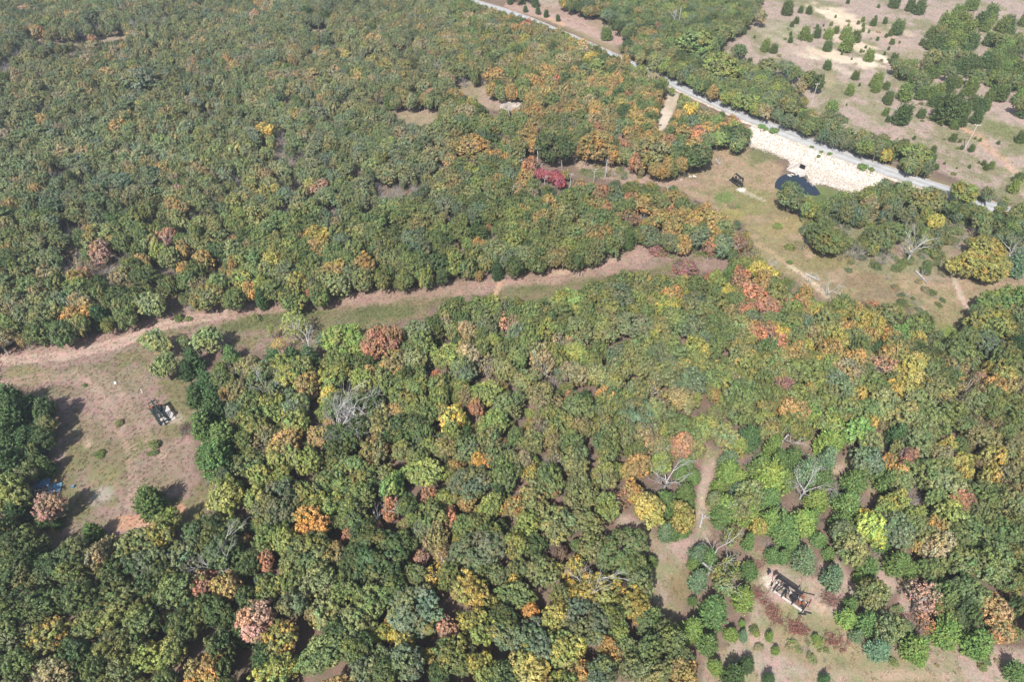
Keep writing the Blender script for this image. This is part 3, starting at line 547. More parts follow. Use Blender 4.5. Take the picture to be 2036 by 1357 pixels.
PINK, TANP, GRN, OLV, SAND, PALE, RED = (170, 145, 132), (158, 140, 116), (116, 122, 80), (140, 138, 92), (204, 178, 152), (222, 206, 188), (206, 160, 132)
for n_ in ('track', 'pad', 'gap_e', 'gap_f', 'gap_g', 'gap_h', 'gap_i'): region(n_, (184, 162, 149), (156, 146, 116), 8, sel=n1*.45+n2*.4+n3*.15, lo=.46, hi=.58)
for n_ in ('gap_nw', 'gap_n', 'glade_a', 'glade_b', 'creek'): region(n_, (182, 158, 142), (164, 148, 122), 4, lo=.5, hi=.7)
region('swath', (162, 138, 127), (134, 126, 94), 6, sel=MIXN, lo=.46, hi=.56)
region([(1600,362),(1640,372),(1720,398),(1775,398),(1900,405),(2010,430),(2060,470),(2060,600),(1640,530),(1580,450)], (146, 142, 108), (164, 146, 126), 6)
region([(1625,368),(1720,395),(1740,405),(1700,425),(1640,400),(1615,385)], (122, 132, 84), None, 4)
region('meadow', (158, 145, 110), (176, 154, 128), 5, sel=MIXN, lo=.46, hi=.58)
HILLY = [(1010,-60),(1085,20),(1250,92),(1420,180),(1620,255),(1890,352),(2140,450),(2300,300),(2300,-260),(1100,-200)]
region(HILLY, (184, 164, 153), (152, 146, 116), 5, sel=n1*.6+n2*.4, lo=.48, hi=.6)
region([(1080,-60),(1125,16),(1185,58),(1262,112),(1340,140),(1420,120),(1490,60),(1540,-60)], (138, 130, 104), None, 5)
region('verge', (184, 158, 146), (170, 150, 130), 3)
region('pulloff', PALE, (205, 188, 165), 4)
# left clearing and swath detail
strip([(-20, 712), (90, 700), (200, 682), (300, 650), (400, 628), (520, 612), (640, 603), (760, 590), (900, 575), (1000, 562), (1120, 550), (1230, 528), (1290, 500)], 19, (182, 152, 140), .75)
strip([(985, 548), (992, 570), (985, 585)], 5, (212, 176, 148), .9)
strip([(1090, 545), (1160, 535), (1230, 515)], 6, (208, 180, 158), .7)
for a in [(520,640,90,16,GRN,.75,-6),(440,660,60,14,GRN,.6,-10),(760,622,80,14,GRN,.8,-4),(700,640,50,12,GRN,.6,0),(1040,575,60,10,GRN,.6,-8),(1160,560,40,10,GRN,.5,-10),(60,745,60,22,OLV,.7,0),(170,735,60,12,GRN,.45,-6),(230,760,80,30,(140,134,104),.6,0),(330,730,40,16,OLV,.4,0),(600,625,60,10,(120,130,80),.6,-4),(220,900,70,50,(146,130,108),.6,0),(330,915,50,60,(150,132,112),.6,0),(210,950,40,30,OLV,.6,0),(300,700,60,20,(150,130,112),.6,0)]: blob(*a)
for a in [(175,882,10,14,(205,182,160),.85),(178,830,7,14,(190,170,150),.7),(120,905,10,20,(190,170,155),.6),(205,985,22,16,(176,170,160),.6),(185,1000,14,12,(180,172,162),.5),(262,1035,40,12,RED,.9),(240,1048,30,8,RED,.85),(290,1043,26,10,(210,170,145),.8),(355,1012,14,10,RED,.9),(320,905,12,8,(200,175,155),.6),(345,835,34,12,(196,180,160),.55)]: blob(*a)
strip([(185,780),(215,850),(250,880),(262,940),(262,1020)], 3.5, (186,156,132), .55); strip([(235,760),(262,840),(275,900)], 3, (180,152,130), .45)
strip([(160,770),(200,800),(230,850)], 3, (176,152,132), .4)
for a in [(160,850,50,40,(138,130,98),.6,20),(250,820,40,30,(142,132,100),.55,0),(120,780,60,14,(134,128,94),.6,0),(300,960,50,20,(140,130,102),.6,0),(180,1040,60,16,(136,128,100),.6,0),(380,800,20,40,(136,128,96),.5,0),(210,700,50,8,(176,152,140),.6,-8),(60,800,50,14,(170,148,136),.6,0),(260,960,30,50,(152,132,116),.5,0)]: blob(*a)
for o_ in (0, 13): strip([(140+o_,738),(195+o_,785),(238+o_,850),(256+o_,905),(258+o_,1010)], 4, (190,164,148), .6, .6)
for o_ in (0, 12): strip([(180+o_,735),(235+o_,785),(275+o_,850),(300+o_,900)], 4, (186,160,144), .5, .6)
for o_ in (0, 11): strip([(-10,716+o_*.9),(120,704+o_*.9),(230,680+o_),(330,642+o_),(450,618+o_)], 5, (208,180,166), .8, .6)
for o_ in (0, 10): strip([(0,760+o_),(80,745+o_),(170,748+o_),(215,800+o_)], 4.2, (184,158,142), .6, .6)
# meadow detail
for a in [(1500,400,40,30,(150,150,95),.5),(1440,395,22,12,(124,146,86),.8),(1510,310,40,18,(118,132,84),.7),(1620,395,30,10,(112,130,80),.8,18),(1660,410,40,10,(112,130,80),.8,18),(1560,450,50,20,(172,156,112),.7),(1450,430,30,14,(170,160,96),.6),(1880,670,30,26,(128,150,72),.85),(1720,560,60,16,(150,128,104),.7),(1760,585,60,12,(148,128,108),.7),(1980,578,60,12,(164,146,116),.7),(1640,520,50,24,(150,140,98),.7),(1400,360,20,18,(176,154,130),.7),(1425,325,18,24,(172,150,126),.7),(1350,365,40,10,(186,158,142),.8),(1300,360,60,9,(188,160,144),.8),(1230,325,40,10,(186,158,134),.7),(1150,318,12,16,(196,170,142),.7),(1180,345,34,10,(112,124,84),.8),(1820,600,30,14,(140,140,100),.7)]: blob(*a)
strip([(1568,528),(1600,550),(1622,568),(1645,592)], 4.5, (216,196,172), .9, .6); strip([(1500,485),(1530,500),(1568,528)], 4, (196,170,140), .6)
strip([(1898,556),(1908,585),(1922,612),(1930,622)], 6.5, (206,184,168), .95, .5); strip([(1480,383),(1500,392),(1520,400)], 4, (216,200,180), .7)
blob(1474,378,9,5,(250,245,235),1.0,0,.3); blob(1000,565,10,6,(200,170,150),.6)
# hillside detail
for a in [(1680,40,66,18,(224,204,180),1,25),(1640,24,40,8,(236,218,192),1,20),(1700,90,50,14,(228,208,184),1,20),(1745,112,30,8,(238,222,200),1,20),(1600,62,30,6,(214,196,176),.9,25),(1560,70,40,6,(208,188,172),.8,30),(1790,60,30,8,(214,192,170),.8,20),(1760,70,40,12,(200,176,156),.6,30),(1655,110,50,10,(226,206,182),1,12),(1610,112,30,6,(238,222,198),1,12),(1720,125,44,10,(234,216,194),1,14),(1560,88,70,10,(196,176,160),.7,28),(1680,140,40,8,(206,190,174),.7,20),(1660,120,20,6,(224,210,186),.8,8),(1650,160,14,22,(182,168,132),.6),(1950,275,28,9,(208,176,150),.7,40),(1985,310,40,9,(206,172,148),.7,35),(2010,335,30,9,(208,178,154),.7,35),(1925,260,20,6,(210,172,144),.8,30),(1990,260,60,22,(134,140,92),.7,25),(2020,300,40,14,(132,138,90),.7),(1560,60,60,26,(162,160,128),.6),(1880,130,30,20,(146,148,110),.5),(1720,180,40,14,(140,142,96),.5,20),(1860,330,50,12,(174,150,140),.6),(1960,395,60,10,(140,140,92),.6,22),(1450,85,30,8,(190,168,158),.6),(1870,375,16,6,(210,176,150),.7),(1810,105,30,10,(160,152,116),.6)]: blob(*a)
strip([(1580,60),(1620,110),(1660,130),(1700,150)], 3, (206,190,170), .6); strip([(1500,90),(1560,110),(1620,130)], 3, (196,178,164), .6)
# road verges
strip([(1030,18),(1100,42),(1180,78),(1250,112),(1310,145),(1380,178),(1470,217),(1600,268),(1750,322),(1880,366),(2010,410)], 5, (150,138,104), .7)
strip([(1010,10),(1090,32),(1160,55),(1230,80)], 9, (190,160,148), .8); strip([(1080,32),(1120,48)], 4, (214,176,146), .8)
# overlook, pump pads, track
blob(1013,205,16,12,(226,204,180),.9); blob(1003,196,16,6,(212,188,166),.9); blob(955,145,10,4,(214,190,160),.9,20)
blob(1528,1158,17,14,(222,206,190),1.0,30,.5); blob(1630,1212,26,14,(212,184,160),.7,40); blob(1610,1165,22,14,(196,170,150),.5)
blob(1350,1165,30,44,(140,126,92),.75); blob(1600,1250,110,40,(146,142,100),.75); blob(1700,1320,120,20,(150,142,108),.6); blob(1560,1290,80,16,(176,156,136),.5); blob(1560,1215,50,14,(140,140,92),.6); blob(1660,1300,110,24,(158,146,112),.7)
blob(1790,1345,150,14,(192,168,146),.6); blob(1395,1010,10,40,(200,176,160),.7); blob(1480,1270,60,14,(190,165,148),.5)
for a in [(1700,1265,30,18),(1750,1175,20,20),(1830,1215,24,16),(1660,935,26,10)]: blob(*a, (206, 178, 158), .7)
for a in [(1125,270,10,6),(1215,268,9,8),(1170,262,8,5),(1218,280,7,8)]: blob(*a, (218, 214, 200), .8)
for a in [(150,73,70,5),(130,80,20,4)]: blob(*a, (196, 176, 164), .7)
blob(225,72,24,5,(166,160,116),.7)
col = np.clip(col*(.80+.40*n3)*np.array([.985, .965, 1.05]), .01, .95)

g = MB(); idx = np.arange(nx*ny).reshape(ny, nx)
me = bpy.data.meshes.new('ground')
v = np.column_stack([GX.ravel(), GY.ravel(), GZ.ravel()])
rough = (fbm(GX, GY, 2.2, 77, 2)-.5)*.08*near
v[:, 2] += rough.ravel()
me.vertices.add(nx*ny); me.vertices.foreach_set('co', v.ravel())
q = np.stack([idx[:-1, :-1], idx[:-1, 1:], idx[1:, 1:], idx[1:, :-1]], -1).reshape(-1, 4)
me.loops.add(q.size); me.loops.foreach_set('vertex_index', q.ravel())
me.polygons.add(len(q)); me.polygons.foreach_set('loop_start', np.arange(0, q.size, 4)); me.polygons.foreach_set('loop_total', np.full(len(q), 4))
me.polygons.foreach_set('use_smooth', np.ones(len(q), bool))
me.update()
a = me.attributes.new('soil', 'FLOAT_COLOR', 'POINT'); a.data.foreach_set('color', np.concatenate([col, np.ones(col.shape[:2]+(1,))], -1).ravel())
def ground_mat():
    m, nt, N, L = new_mat('dry_ground')
    out = N.new('ShaderNodeOutputMaterial'); b = N.new('ShaderNodeBsdfPrincipled'); at = N.new('ShaderNodeAttribute'); at.attribute_name = 'soil'
    tc = N.new('ShaderNodeNewGeometry')
    n1 = N.new('ShaderNodeTexNoise'); n1.inputs['Scale'].default_value = 3.6; n1.inputs['Detail'].default_value = 8; n1.inputs['Roughness'].default_value = .75
    n2 = N.new('ShaderNodeTexNoise'); n2.inputs['Scale'].default_value = .55; n2.inputs['Detail'].default_value = 6; n2.inputs['Roughness'].default_value = .7
    for n in (n1, n2): L.new(tc.outputs['Position'], n.inputs['Vector'])
    r1 = N.new('ShaderNodeMapRange'); r1.inputs[1].default_value = .3; r1.inputs[2].default_value = .7; r1.inputs[3].default_value = .62; r1.inputs[4].default_value = 1.38
    L.new(n1.outputs['Fac'], r1.inputs[0])
    mx = N.new('ShaderNodeMix'); mx.data_type = 'RGBA'; mx.blend_type = 'MULTIPLY'; mx.inputs[0].default_value = 1
    L.new(at.outputs['Color'], mx.inputs[6]); L.new(r1.outputs[0], mx.inputs[7])
    # dry stems against green blades
    cr = N.new('ShaderNodeValToRGB'); cr.color_ramp.elements[0].position = .38; cr.color_ramp.elements[0].color = (1.12, .98, .94, 1); cr.color_ramp.elements[1].position = .62; cr.color_ramp.elements[1].color = (.84, 1.0, .80, 1)
    L.new(n2.outputs['Fac'], cr.inputs[0])
    m2 = N.new('ShaderNodeMix'); m2.data_type = 'RGBA'; m2.blend_type = 'MULTIPLY'; m2.inputs[0].default_value = .9
    L.new(mx.outputs[2], m2.inputs[6]); L.new(cr.outputs[0], m2.inputs[7]); L.new(m2.outputs[2], b.inputs['Base Color'])
    b.inputs['Roughness'].default_value = .95; b.inputs['Specular IOR Level'].default_value = .1
    bp = N.new('ShaderNodeBump'); bp.inputs['Strength'].default_value = .6; bp.inputs['Distance'].default_value = .12; L.new(n1.outputs['Fac'], bp.inputs['Height']); L.new(bp.outputs[0], b.inputs['Normal'])
    L.new(b.outputs[0], out.inputs[0]); return m
me.materials.append(ground_mat())
ground = bpy.data.objects.new('ground', me); COL.objects.link(ground)
tag(ground, 'dry autumn ground, pinkish soil and tan grass', kind='structure')

# ------------------------------------------------------------ road
ROADPX = [(930, 2), (989, 17), (1068, 46), (1115, 66), (1185, 96), (1264, 131), (1309, 151), (1367, 179), (1415, 201), (1473, 229), (1542, 257), (1611, 285), (1680, 310), (1748, 337), (1817, 361), (1886, 383), (1938, 400), (2003, 424)]
rp = np.array([plane_hit(u, v) for u, v in ROADPX])
rp = np.vstack([rp[0]+(rp[0]-rp[2])*4, rp, rp[-1]+(rp[-1]-rp[-4])*8])
t = np.r_[0, np.cumsum(np.linalg.norm(np.diff(rp, axis=0), axis=1))]
tt = np.arange(0, t[-1], 3.0); cx_ = np.interp(tt, t, rp[:, 0]); cy_ = np.interp(tt, t, rp[:, 1])
ker = np.ones(9)/9
for _ in range(2):
    cx_[4:-4] = np.convolve(cx_, ker, 'valid'); cy_[4:-4] = np.convolve(cy_, ker, 'valid')
RC = np.column_stack([cx_, cy_])
tg = np.gradient(RC, axis=0); tg /= np.linalg.norm(tg, axis=1)[:, None]; nr = np.column_stack([-tg[:, 1], tg[:, 0]])
def ribbon(off, dz, jit=0.0, seed=1):
    r = np.random.default_rng(seed); rows = []
    for o_, z_ in zip(off, dz):
        p = RC+nr*(o_+(r.normal(size=len(RC))*jit)[:, None] if jit else o_)
        rows.append(np.column_stack([p, terr(p[:, 0], p[:, 1])+z_]))
    V = np.stack(rows, 1); k, w = V.shape[:2]
    f = [(i*w+j, i*w+j+1, (i+1)*w+j+1, (i+1)*w+j) for i in range(k-1) for j in range(w-1)]
    return V.reshape(-1, 3), f
mb = MB(); mb.add(*ribbon([-4.4, -3.2, 0, 3.2, 4.4], [-.10, .16, .2, .16, -.10], .15, 3))
M_gravel = mat_noise('gravel_shoulder', (.24, .20, .16), (.42, .36, .29), 1.2, .95, bump=.5)
o = mb.build('road_shoulder', M_gravel); tag(o, 'thin gravelly shoulder along the asphalt road', kind='structure')
def asphalt():
    m, nt, N, L = new_mat('worn_asphalt')
    out = N.new('ShaderNodeOutputMaterial'); b = N.new('ShaderNodeBsdfPrincipled'); tc = N.new('ShaderNodeNewGeometry'); uv = N.new('ShaderNodeAttribute'); uv.attribute_name = 'cross'
    n1 = N.new('ShaderNodeTexNoise'); n1.inputs['Scale'].default_value = .35; n1.inputs['Detail'].default_value = 8
    L.new(tc.outputs['Position'], n1.inputs['Vector'])
    w = N.new('ShaderNodeMath'); w.operation = 'ABSOLUTE'; L.new(uv.outputs['Fac'], w.inputs[0])
    cr = N.new('ShaderNodeValToRGB'); e = cr.color_ramp.elements; e[0].position = 0; e[0].color = (.24, .235, .23, 1); e[1].position = 1; e[1].color = (.23, .22, .21, 1)
    for p_, c_ in ((.25, .42), (.45, .50), (.65, .42), (.85, .36)):
        q_ = cr.color_ramp.elements.new(p_); q_.color = (c_*.64, c_*.635, c_*.63, 1)
    L.new(w.outputs[0], cr.inputs[0])
    r1 = N.new('ShaderNodeMapRange'); r1.inputs[1].default_value = .3; r1.inputs[2].default_value = .7; r1.inputs[3].default_value = .85; r1.inputs[4].default_value = 1.15; L.new(n1.outputs['Fac'], r1.inputs[0])
    mx = N.new('ShaderNodeMix'); mx.data_type = 'RGBA'; mx.blend_type = 'MULTIPLY'; mx.inputs[0].default_value = 1; L.new(cr.outputs[0], mx.inputs[6]); L.new(r1.outputs[0], mx.inputs[7])
    L.new(mx.outputs[2], b.inputs['Base Color']); b.inputs['Roughness'].default_value = .9; L.new(b.outputs[0], out.inputs[0]); return m
mb = MB(); offs = [-3.0, -2.1, -1.3, -.6, 0, .6, 1.3, 2.1, 3.0]
V, f = ribbon(offs, [.19, .215, .23, .24, .245, .24, .23, .215, .19]); mb.add(V, f)
o = mb.build('road', asphalt()); at_ = o.data.attributes.new('cross', 'FLOAT', 'POINT'); at_.data.foreach_set('value', np.tile(np.array(offs)/3.0, len(RC)))
tag(o, 'pale grey two-lane country road', kind='structure')

# ------------------------------------------------------------ pond, culvert, riprap bank
Z4 = lambda L_: [(1440+x/5.988, 240+y/5.988) for x, y in L_]
POND = Z4([(600,800),(606,740),(640,690),(700,652),(780,630),(850,615),(930,655),(990,715),(1060,765),(1100,810),(1145,880),(1090,900),(1000,880),(850,900),(700,850),(640,820)])
RIP = Z4([(330,60),(400,90),(520,150),(640,185),(760,230),(950,300),(1150,380),(1400,480),(1600,570),(1790,630),(1905,665),(1900,720),(1800,800),(1690,915),(1650,920),(1400,830),(1200,765),(1100,755),(1060,775),(1000,730),(990,665),(940,590),(915,552),(885,552),(830,590),(760,615),(780,540),(760,480),(640,420),(480,350),(340,310),(250,260),(230,190),(260,110)])
pw = np.array([plane_hit(u, v, -2.97)[:2] for u, v in POND])
c = pw.mean(0); vs = [(c[0], c[1], -2.80)]+[(p[0], p[1], -2.80) for p in pw]
mb = MB(); mb.add(vs, [(0, i+1, (i+1) % len(pw)+1) for i in range(len(pw))])
m_w, nt, N, L = new_mat('pond_water'); out = N.new('ShaderNodeOutputMaterial'); b = N.new('ShaderNodeBsdfPrincipled')
b.inputs['Base Color'].default_value = (.012, .016, .022, 1); b.inputs['Roughness'].default_value = .06; b.inputs['Specular IOR Level'].default_value = .6
no = N.new('ShaderNodeTexNoise'); no.inputs['Scale'].default_value = 3; bp = N.new('ShaderNodeBump'); bp.inputs['Strength'].default_value = .08; L.new(no.outputs[0], bp.inputs['Height']); L.new(bp.outputs[0], b.inputs['Normal']); L.new(b.outputs[0], out.inputs[0])
o = mb.build('pond_water', m_w); tag(o, 'small dark pond below the stone bank', kind='structure')
# stones
def stone(seed, mat=None):
    r = np.random.default_rng(seed); import bmesh
    bm = bmesh.new(); bmesh.ops.create_icosphere(bm, subdivisions=1, radius=.5)
    for v_ in bm.verts: v_.co *= r.uniform(.75, 1.2)
    for v_ in bm.verts: v_.co.z *= .75; v_.co.x *= 1.2
    m = bpy.data.meshes.new('stone'); bm.to_mesh(m); bm.free(); m.materials.append(mat or M_stone); return m
STONES = [stone(s) for s in range(5)]; RSTONES = [stone(s, M_rip) for s in range(5)]
rw = np.array([gp(u, v) for u, v in RIP]); x0, y0 = rw[:, :2].min(0)-1; x1, y1 = rw[:, :2].max(0)+1
n_ = int((x1-x0)*(y1-y0)*15); X = rng.uniform(x0, x1, n_); Y = rng.uniform(y0, y1, n_)
d = poly_sd(X, Y, rw[:, :2]); keep = d < rng.normal(size=n_)*.45+(fbm(X, Y, 5, 41, 2)-.5)*2; X, Y = X[keep], Y[keep]; n_ = len(X)
s_ = .22+.42*rng.random(n_)**2
scatter('riprap_stones', RSTONES, np.column_stack([X, Y, terr(X, Y)+.05]), rng.integers(0, 5, n_), rng.uniform(0, 6.28, (n_, 3)), np.repeat(s_[:, None], 3, 1), rng.uniform(.78, 1.15, (n_, 1))*np.column_stack([np.ones(n_), rng.uniform(.94, 1, n_), rng.uniform(.86, 1, n_)]), 'cream limestone riprap covering the road embankment')
# bed sheet under the stones
def sheet(name, poly, dz, mat, step=.8):
    P = np.asarray(poly, float)[:, :2]; X0, Y0 = P.min(0); X1, Y1 = P.max(0)
    gx, gy = np.meshgrid(np.arange(X0, X1, step), np.arange(Y0, Y1, step)); ins = poly_sd(gx, gy, P) < .2
    id_ = -np.ones(gx.shape, int); id_[ins] = np.arange(ins.sum())
    V = np.column_stack([gx[ins], gy[ins], terr(gx[ins], gy[ins])+dz]); f = []
    for i in range(gx.shape[0]-1):
        for j in range(gx.shape[1]-1):
            qd = (id_[i, j], id_[i, j+1], id_[i+1, j+1], id_[i+1, j])
            if min(qd) >= 0: f.append(qd)
    m = MB(); m.add(V, f); return m.build(name, mat)
o = sheet('embankment_bank', rw, .14, mat_noise('riprap_bed', (.34, .29, .24), (.58, .52, .45), 1.6, .95, bump=.4)); tag(o, 'stony bank under the riprap', kind='structure')
# box culvert
cu = gp(1592.5, 338); ang = math.atan2(RNRM[1], RNRM[0])
e = empty('box_culvert', (cu[0], cu[1], -2.9), ang); e.scale = (1.05, 1.1, 1.0)
tag(e, 'concrete box culvert with flared wingwalls at the pond head', 'culvert')
mb = MB(); mb.box((-.4, 0, 2.0), (.35, 2.9, .45)); mb.box((-.4, -1.2, .9), (.35, .5, 1.75)); mb.box((-.4, 1.2, .9), (.35, .5, 1.75)); mb.build('headwall', M_concw, e)
mb = MB(); mb.box((-.9, 0, .9), (.5, 1.9, 1.74)); mb.build('opening_shade_block', M_black, e)  # solid black block painted as the shade within the culvert mouth
mb = MB(); mb.add([(-.2, -1.3, .32), (-.2, 1.3, .32), (3.6, 2.7, .18), (3.6, -2.7, .18), (-.2, -1.3, .1), (-.2, 1.3, .1), (3.6, 2.7, 0), (3.6, -2.7, 0)], [(3, 2, 1, 0), (4, 5, 6, 7), (0, 1, 5, 4), (1, 2, 6, 5), (2, 3, 7, 6), (3, 0, 4, 7)]); mb.build('apron', M_conc, e)
for s in (-1, 1):
    mb = MB(); mb.add([(-.2, s*1.32, .33), (3.5, s*2.72, .2), (3.5, s*2.95, .2), (-.2, s*1.6, .33), (-.2, s*1.32, 2.1), (3.5, s*2.72, .55), (3.5, s*2.95, .55), (-.2, s*1.6, 2.1)],
        [(0, 3, 2, 1), (4, 5, 6, 7), (0, 1, 5, 4), (1, 2, 6, 5), (2, 3, 7, 6), (3, 0, 4, 7)]); mb.build('wingwall', M_conc, e)
# ------------------------------------------------------------ tree tints (base colours) and looks
TINT = {'D': (.066,.094,.030), 'G': (.122,.152,.046), 'B': (.122,.150,.076), 'O': (.168,.180,.066), 'A': (.220,.188,.082), 'E': (.190,.222,.054), 'L': (.160,.235,.055),
 'Y': (.43,.36,.080), 'N': (.33,.225,.085), 'R': (.34,.175,.105), 'K': (.40,.235,.17), 'U': (.24,.115,.11), 'T': (.265,.225,.125), 'W': (.20,.18,.16), 'M': (.42,.10,.14),
 'Y2': (.30,.262,.072), 'N2': (.44,.23,.062), 'E2': (.24,.238,.054), 'U2': (.22,.13,.105), 'L2': (.35,.39,.068), 'N3': (.33,.21,.10),
 'c': (.060,.104,.032), 'C': (.100,.158,.040), 'l': (.150,.218,.042), 'b': (.118,.175,.082), 'p': (.17,.215,.085)}
LOOK = {'D': 'dark green', 'G': 'mid-green', 'B': 'blue-green', 'O': 'olive', 'A': 'muted orange-brown', 'C2': 'green', 'E': 'yellow-green', 'L': 'lime-green', 'Y': 'bright yellow', 'N': 'orange', 'R': 'rust-red', 'K': 'dusty pink', 'U': 'maroon',
 'T': 'tan', 'M': 'magenta', 'Y2': 'golden', 'N2': 'vivid orange', 'E2': 'yellowish olive', 'U2': 'purplish brown', 'L2': 'lime-yellow', 'N3': 'brownish orange', 'c': 'dark green', 'C': 'mid-green', 'l': 'bright green', 'b': 'blue-green', 'p': 'pale silvery green'}
LAND = [((320,828),'the machine in the wide clearing'), ((1575,1190),'the machine among the cedars'), ((1467,365),'the machine by the pond'), ((1595,365),'the dark pond'), ((1660,330),'the cream stone bank'),
 ((300,1000),'the lone round cedar'), ((757,685),'the rust-red twin crown'), ((85,975),'the blue tarp heap'), ((1015,210),'the pale rock ledge'), ((1330,225),'the sandy pull-off'),
 ((1950,515),'the golden spreading tree'), ((1100,350),'the magenta shrubs'), ((690,820),'the big bleached tree'), ((990,565),'the sandy notch in the swath'), ((165,70),'the fallen-timber gap'),
 ((1612,190),'the pole above the thicket'), ((1345,1160),'the keyhole glade'), ((1912,600),'the bare footpath'), ((890,830),'the yellow crown mid-forest'), ((1725,1050),'the lime-yellow tree'), ((625,1040),'the flame-orange crown'),
 ((515,1235),'the dusty pink oak'), ((430,1110),'the bare tree in dark canopy'), ((1205,330),'the straight white snag'), ((1013,655),'the pinkish see-through crown'), ((1555,770),'the maroon crown'), ((1410,925),'the narrow dirt track'),
 ((1660,930),'the bare patch in the cedars'), ((2036,1357),'the lower right corner'), ((0,1357),'the lower left corner'), ((2036,0),'the upper right corner'), ((0,0),'the upper left corner'), ((960,10),'the road at the top edge'),
 ((0,400),'the upper left edge'), ((1018,1357),'the bottom edge'), ((1700,70),'the eroded pale slope'), ((1950,290),'the leaning pole'), ((2036,900),'the right edge'), ((400,300),'the upper left woods'), ((750,200),'the two-lobed glade'), ((1250,500),'the swath\'s far end')]
ORD = ['', 'second ', 'third ', 'fourth ', 'fifth ', 'sixth ', 'seventh ', 'eighth ', 'ninth ', 'tenth ', 'eleventh ', 'twelfth ', 'thirteenth ', 'fourteenth ', 'fifteenth ', 'sixteenth ', 'seventeenth ', 'eighteenth ', 'nineteenth ', 'twentieth ']+['twenty-'+w+' ' for w in 'first second third fourth fifth sixth seventh eighth ninth'.split()]+['thirtieth ']+['thirty-'+w+' ' for w in 'first second third fourth fifth sixth seventh eighth ninth'.split()]+['fortieth ']+['forty-'+w+' ' for w in 'first second third fourth fifth sixth seventh eighth ninth'.split()]+['fiftieth ']+['fifty-'+w+' ' for w in 'first second third fourth fifth sixth seventh eighth ninth'.split()]+['sixtieth ']+['sixty-'+w+' ' for w in 'first second third fourth fifth sixth seventh eighth ninth'.split()]

class Plant:
    __slots__ = ('u', 'v', 'x', 'y', 'z', 'r', 'kind', 'code', 'shape', 'sparse', 'h', 'zs', 'depth', 'expl', 'var', 'rot', 'd')
PL = []
def zfac(r): return float(np.clip(4.5/(1.30*r), .85, 1.6))
def mk(u, v, Dpx, code, expl=True, xy=None):
    p = Plant(); p.expl = expl; p.sparse = False; p.zs = 1.0
    rr = random.Random(int(u*131+v*977))
    c = code
    if c.endswith('s') and len(c) > 1: p.sparse = True; c = c[:-1]
    if c[0] == 'h': p.shape = 'shrub'; c = c[1:]
    elif c in 'dtw' : p.shape = {'d': 'bare', 't': 'snag', 'w': 'twig'}[c]
    elif c in 'cClb': p.shape = 'cedar'
    else: p.shape = 'oak'
    if p.shape == 'bare' and p.sparse: pass
    z = 0.0; hc = 3.0
    for _ in range(4):
        q = gp(u, v, hc); d = float(project((q[0], q[1], q[2]+hc))[2][0]); Dm = Dpx*d/F
        dep = PITCH+math.atan((v-CY)/F)
        if p.shape == 'oak': p.r = Dm/2*(1.05 if v > 880 else 1.0); p.zs = zfac(p.r)*(1.35 if c == 'R' and Dpx > 40 and 700 < u < 800 else 1); hc = 1.30*p.r*p.zs
        elif p.shape == 'cedar': p.r = Dm/2*(1.14 if v > 800 else 1.0); hc = .75*p.r; p.zs = 1.0
        elif p.shape == 'shrub': p.r = Dm/2; hc = .35*p.r
        elif p.shape == 'twig': p.r = Dm*.72; hc = .4*p.r
        else: p.r = min(12, Dm/max(.45, math.cos(dep))*(.95 if p.shape == 'bare' else .95)); hc = .5*p.r
    p.x, p.y, p.z = q; p.h = hc; p.u, p.v, p.depth, p.d = u, v, d, Dpx
    p.code = c; p.var = rr.randrange(1000); p.rot = rr.uniform(0, 6.28)
    return p
RPX = np.array(ROADPX, float)
def road_off(u, v):
    v0 = float(np.interp(u, RPX[:, 0], RPX[:, 1])); return v-v0
PUSH = [np.array(OPEN[k], float) for k in ('track', 'creek', 'footpath_a', 'pulloff', 'gap_e')]
def psd(u, v, P): return float(poly_sd(np.array([u]), np.array([v]), P)[0])
def settle(u, v, D, c):
    if c[0] == 'h' and D < 20: return u, v
    o = road_off(u, v)
    if 1385 < u < 2010 and D < 48 and c[0] not in 'dt':
        need = D*.52+11
        if abs(o) < need: v += (need-abs(o))*(1 if o > 0 else -1)
    if c[0] in 'dtw': return u, v
    for P in PUSH+([np.array(OPEN['swath'], float)] if u > 700 and c[0] not in 'hp' else []):
        for _ in range(6):
            s = psd(u, v, P)
            if s > .42*D: break
            gx = psd(u+3, v, P)-psd(u-3, v, P); gy = psd(u, v+3, P)-psd(u, v-3, P); n = math.hypot(gx, gy)+1e-6
            m = min(8, .42*D-s); u += gx/n*m; v += gy/n*m
    return u, v
for (u, v, D, c) in EXPL:
    u, v = settle(u, v, D, c); PL.append(mk(u, v, D, c))

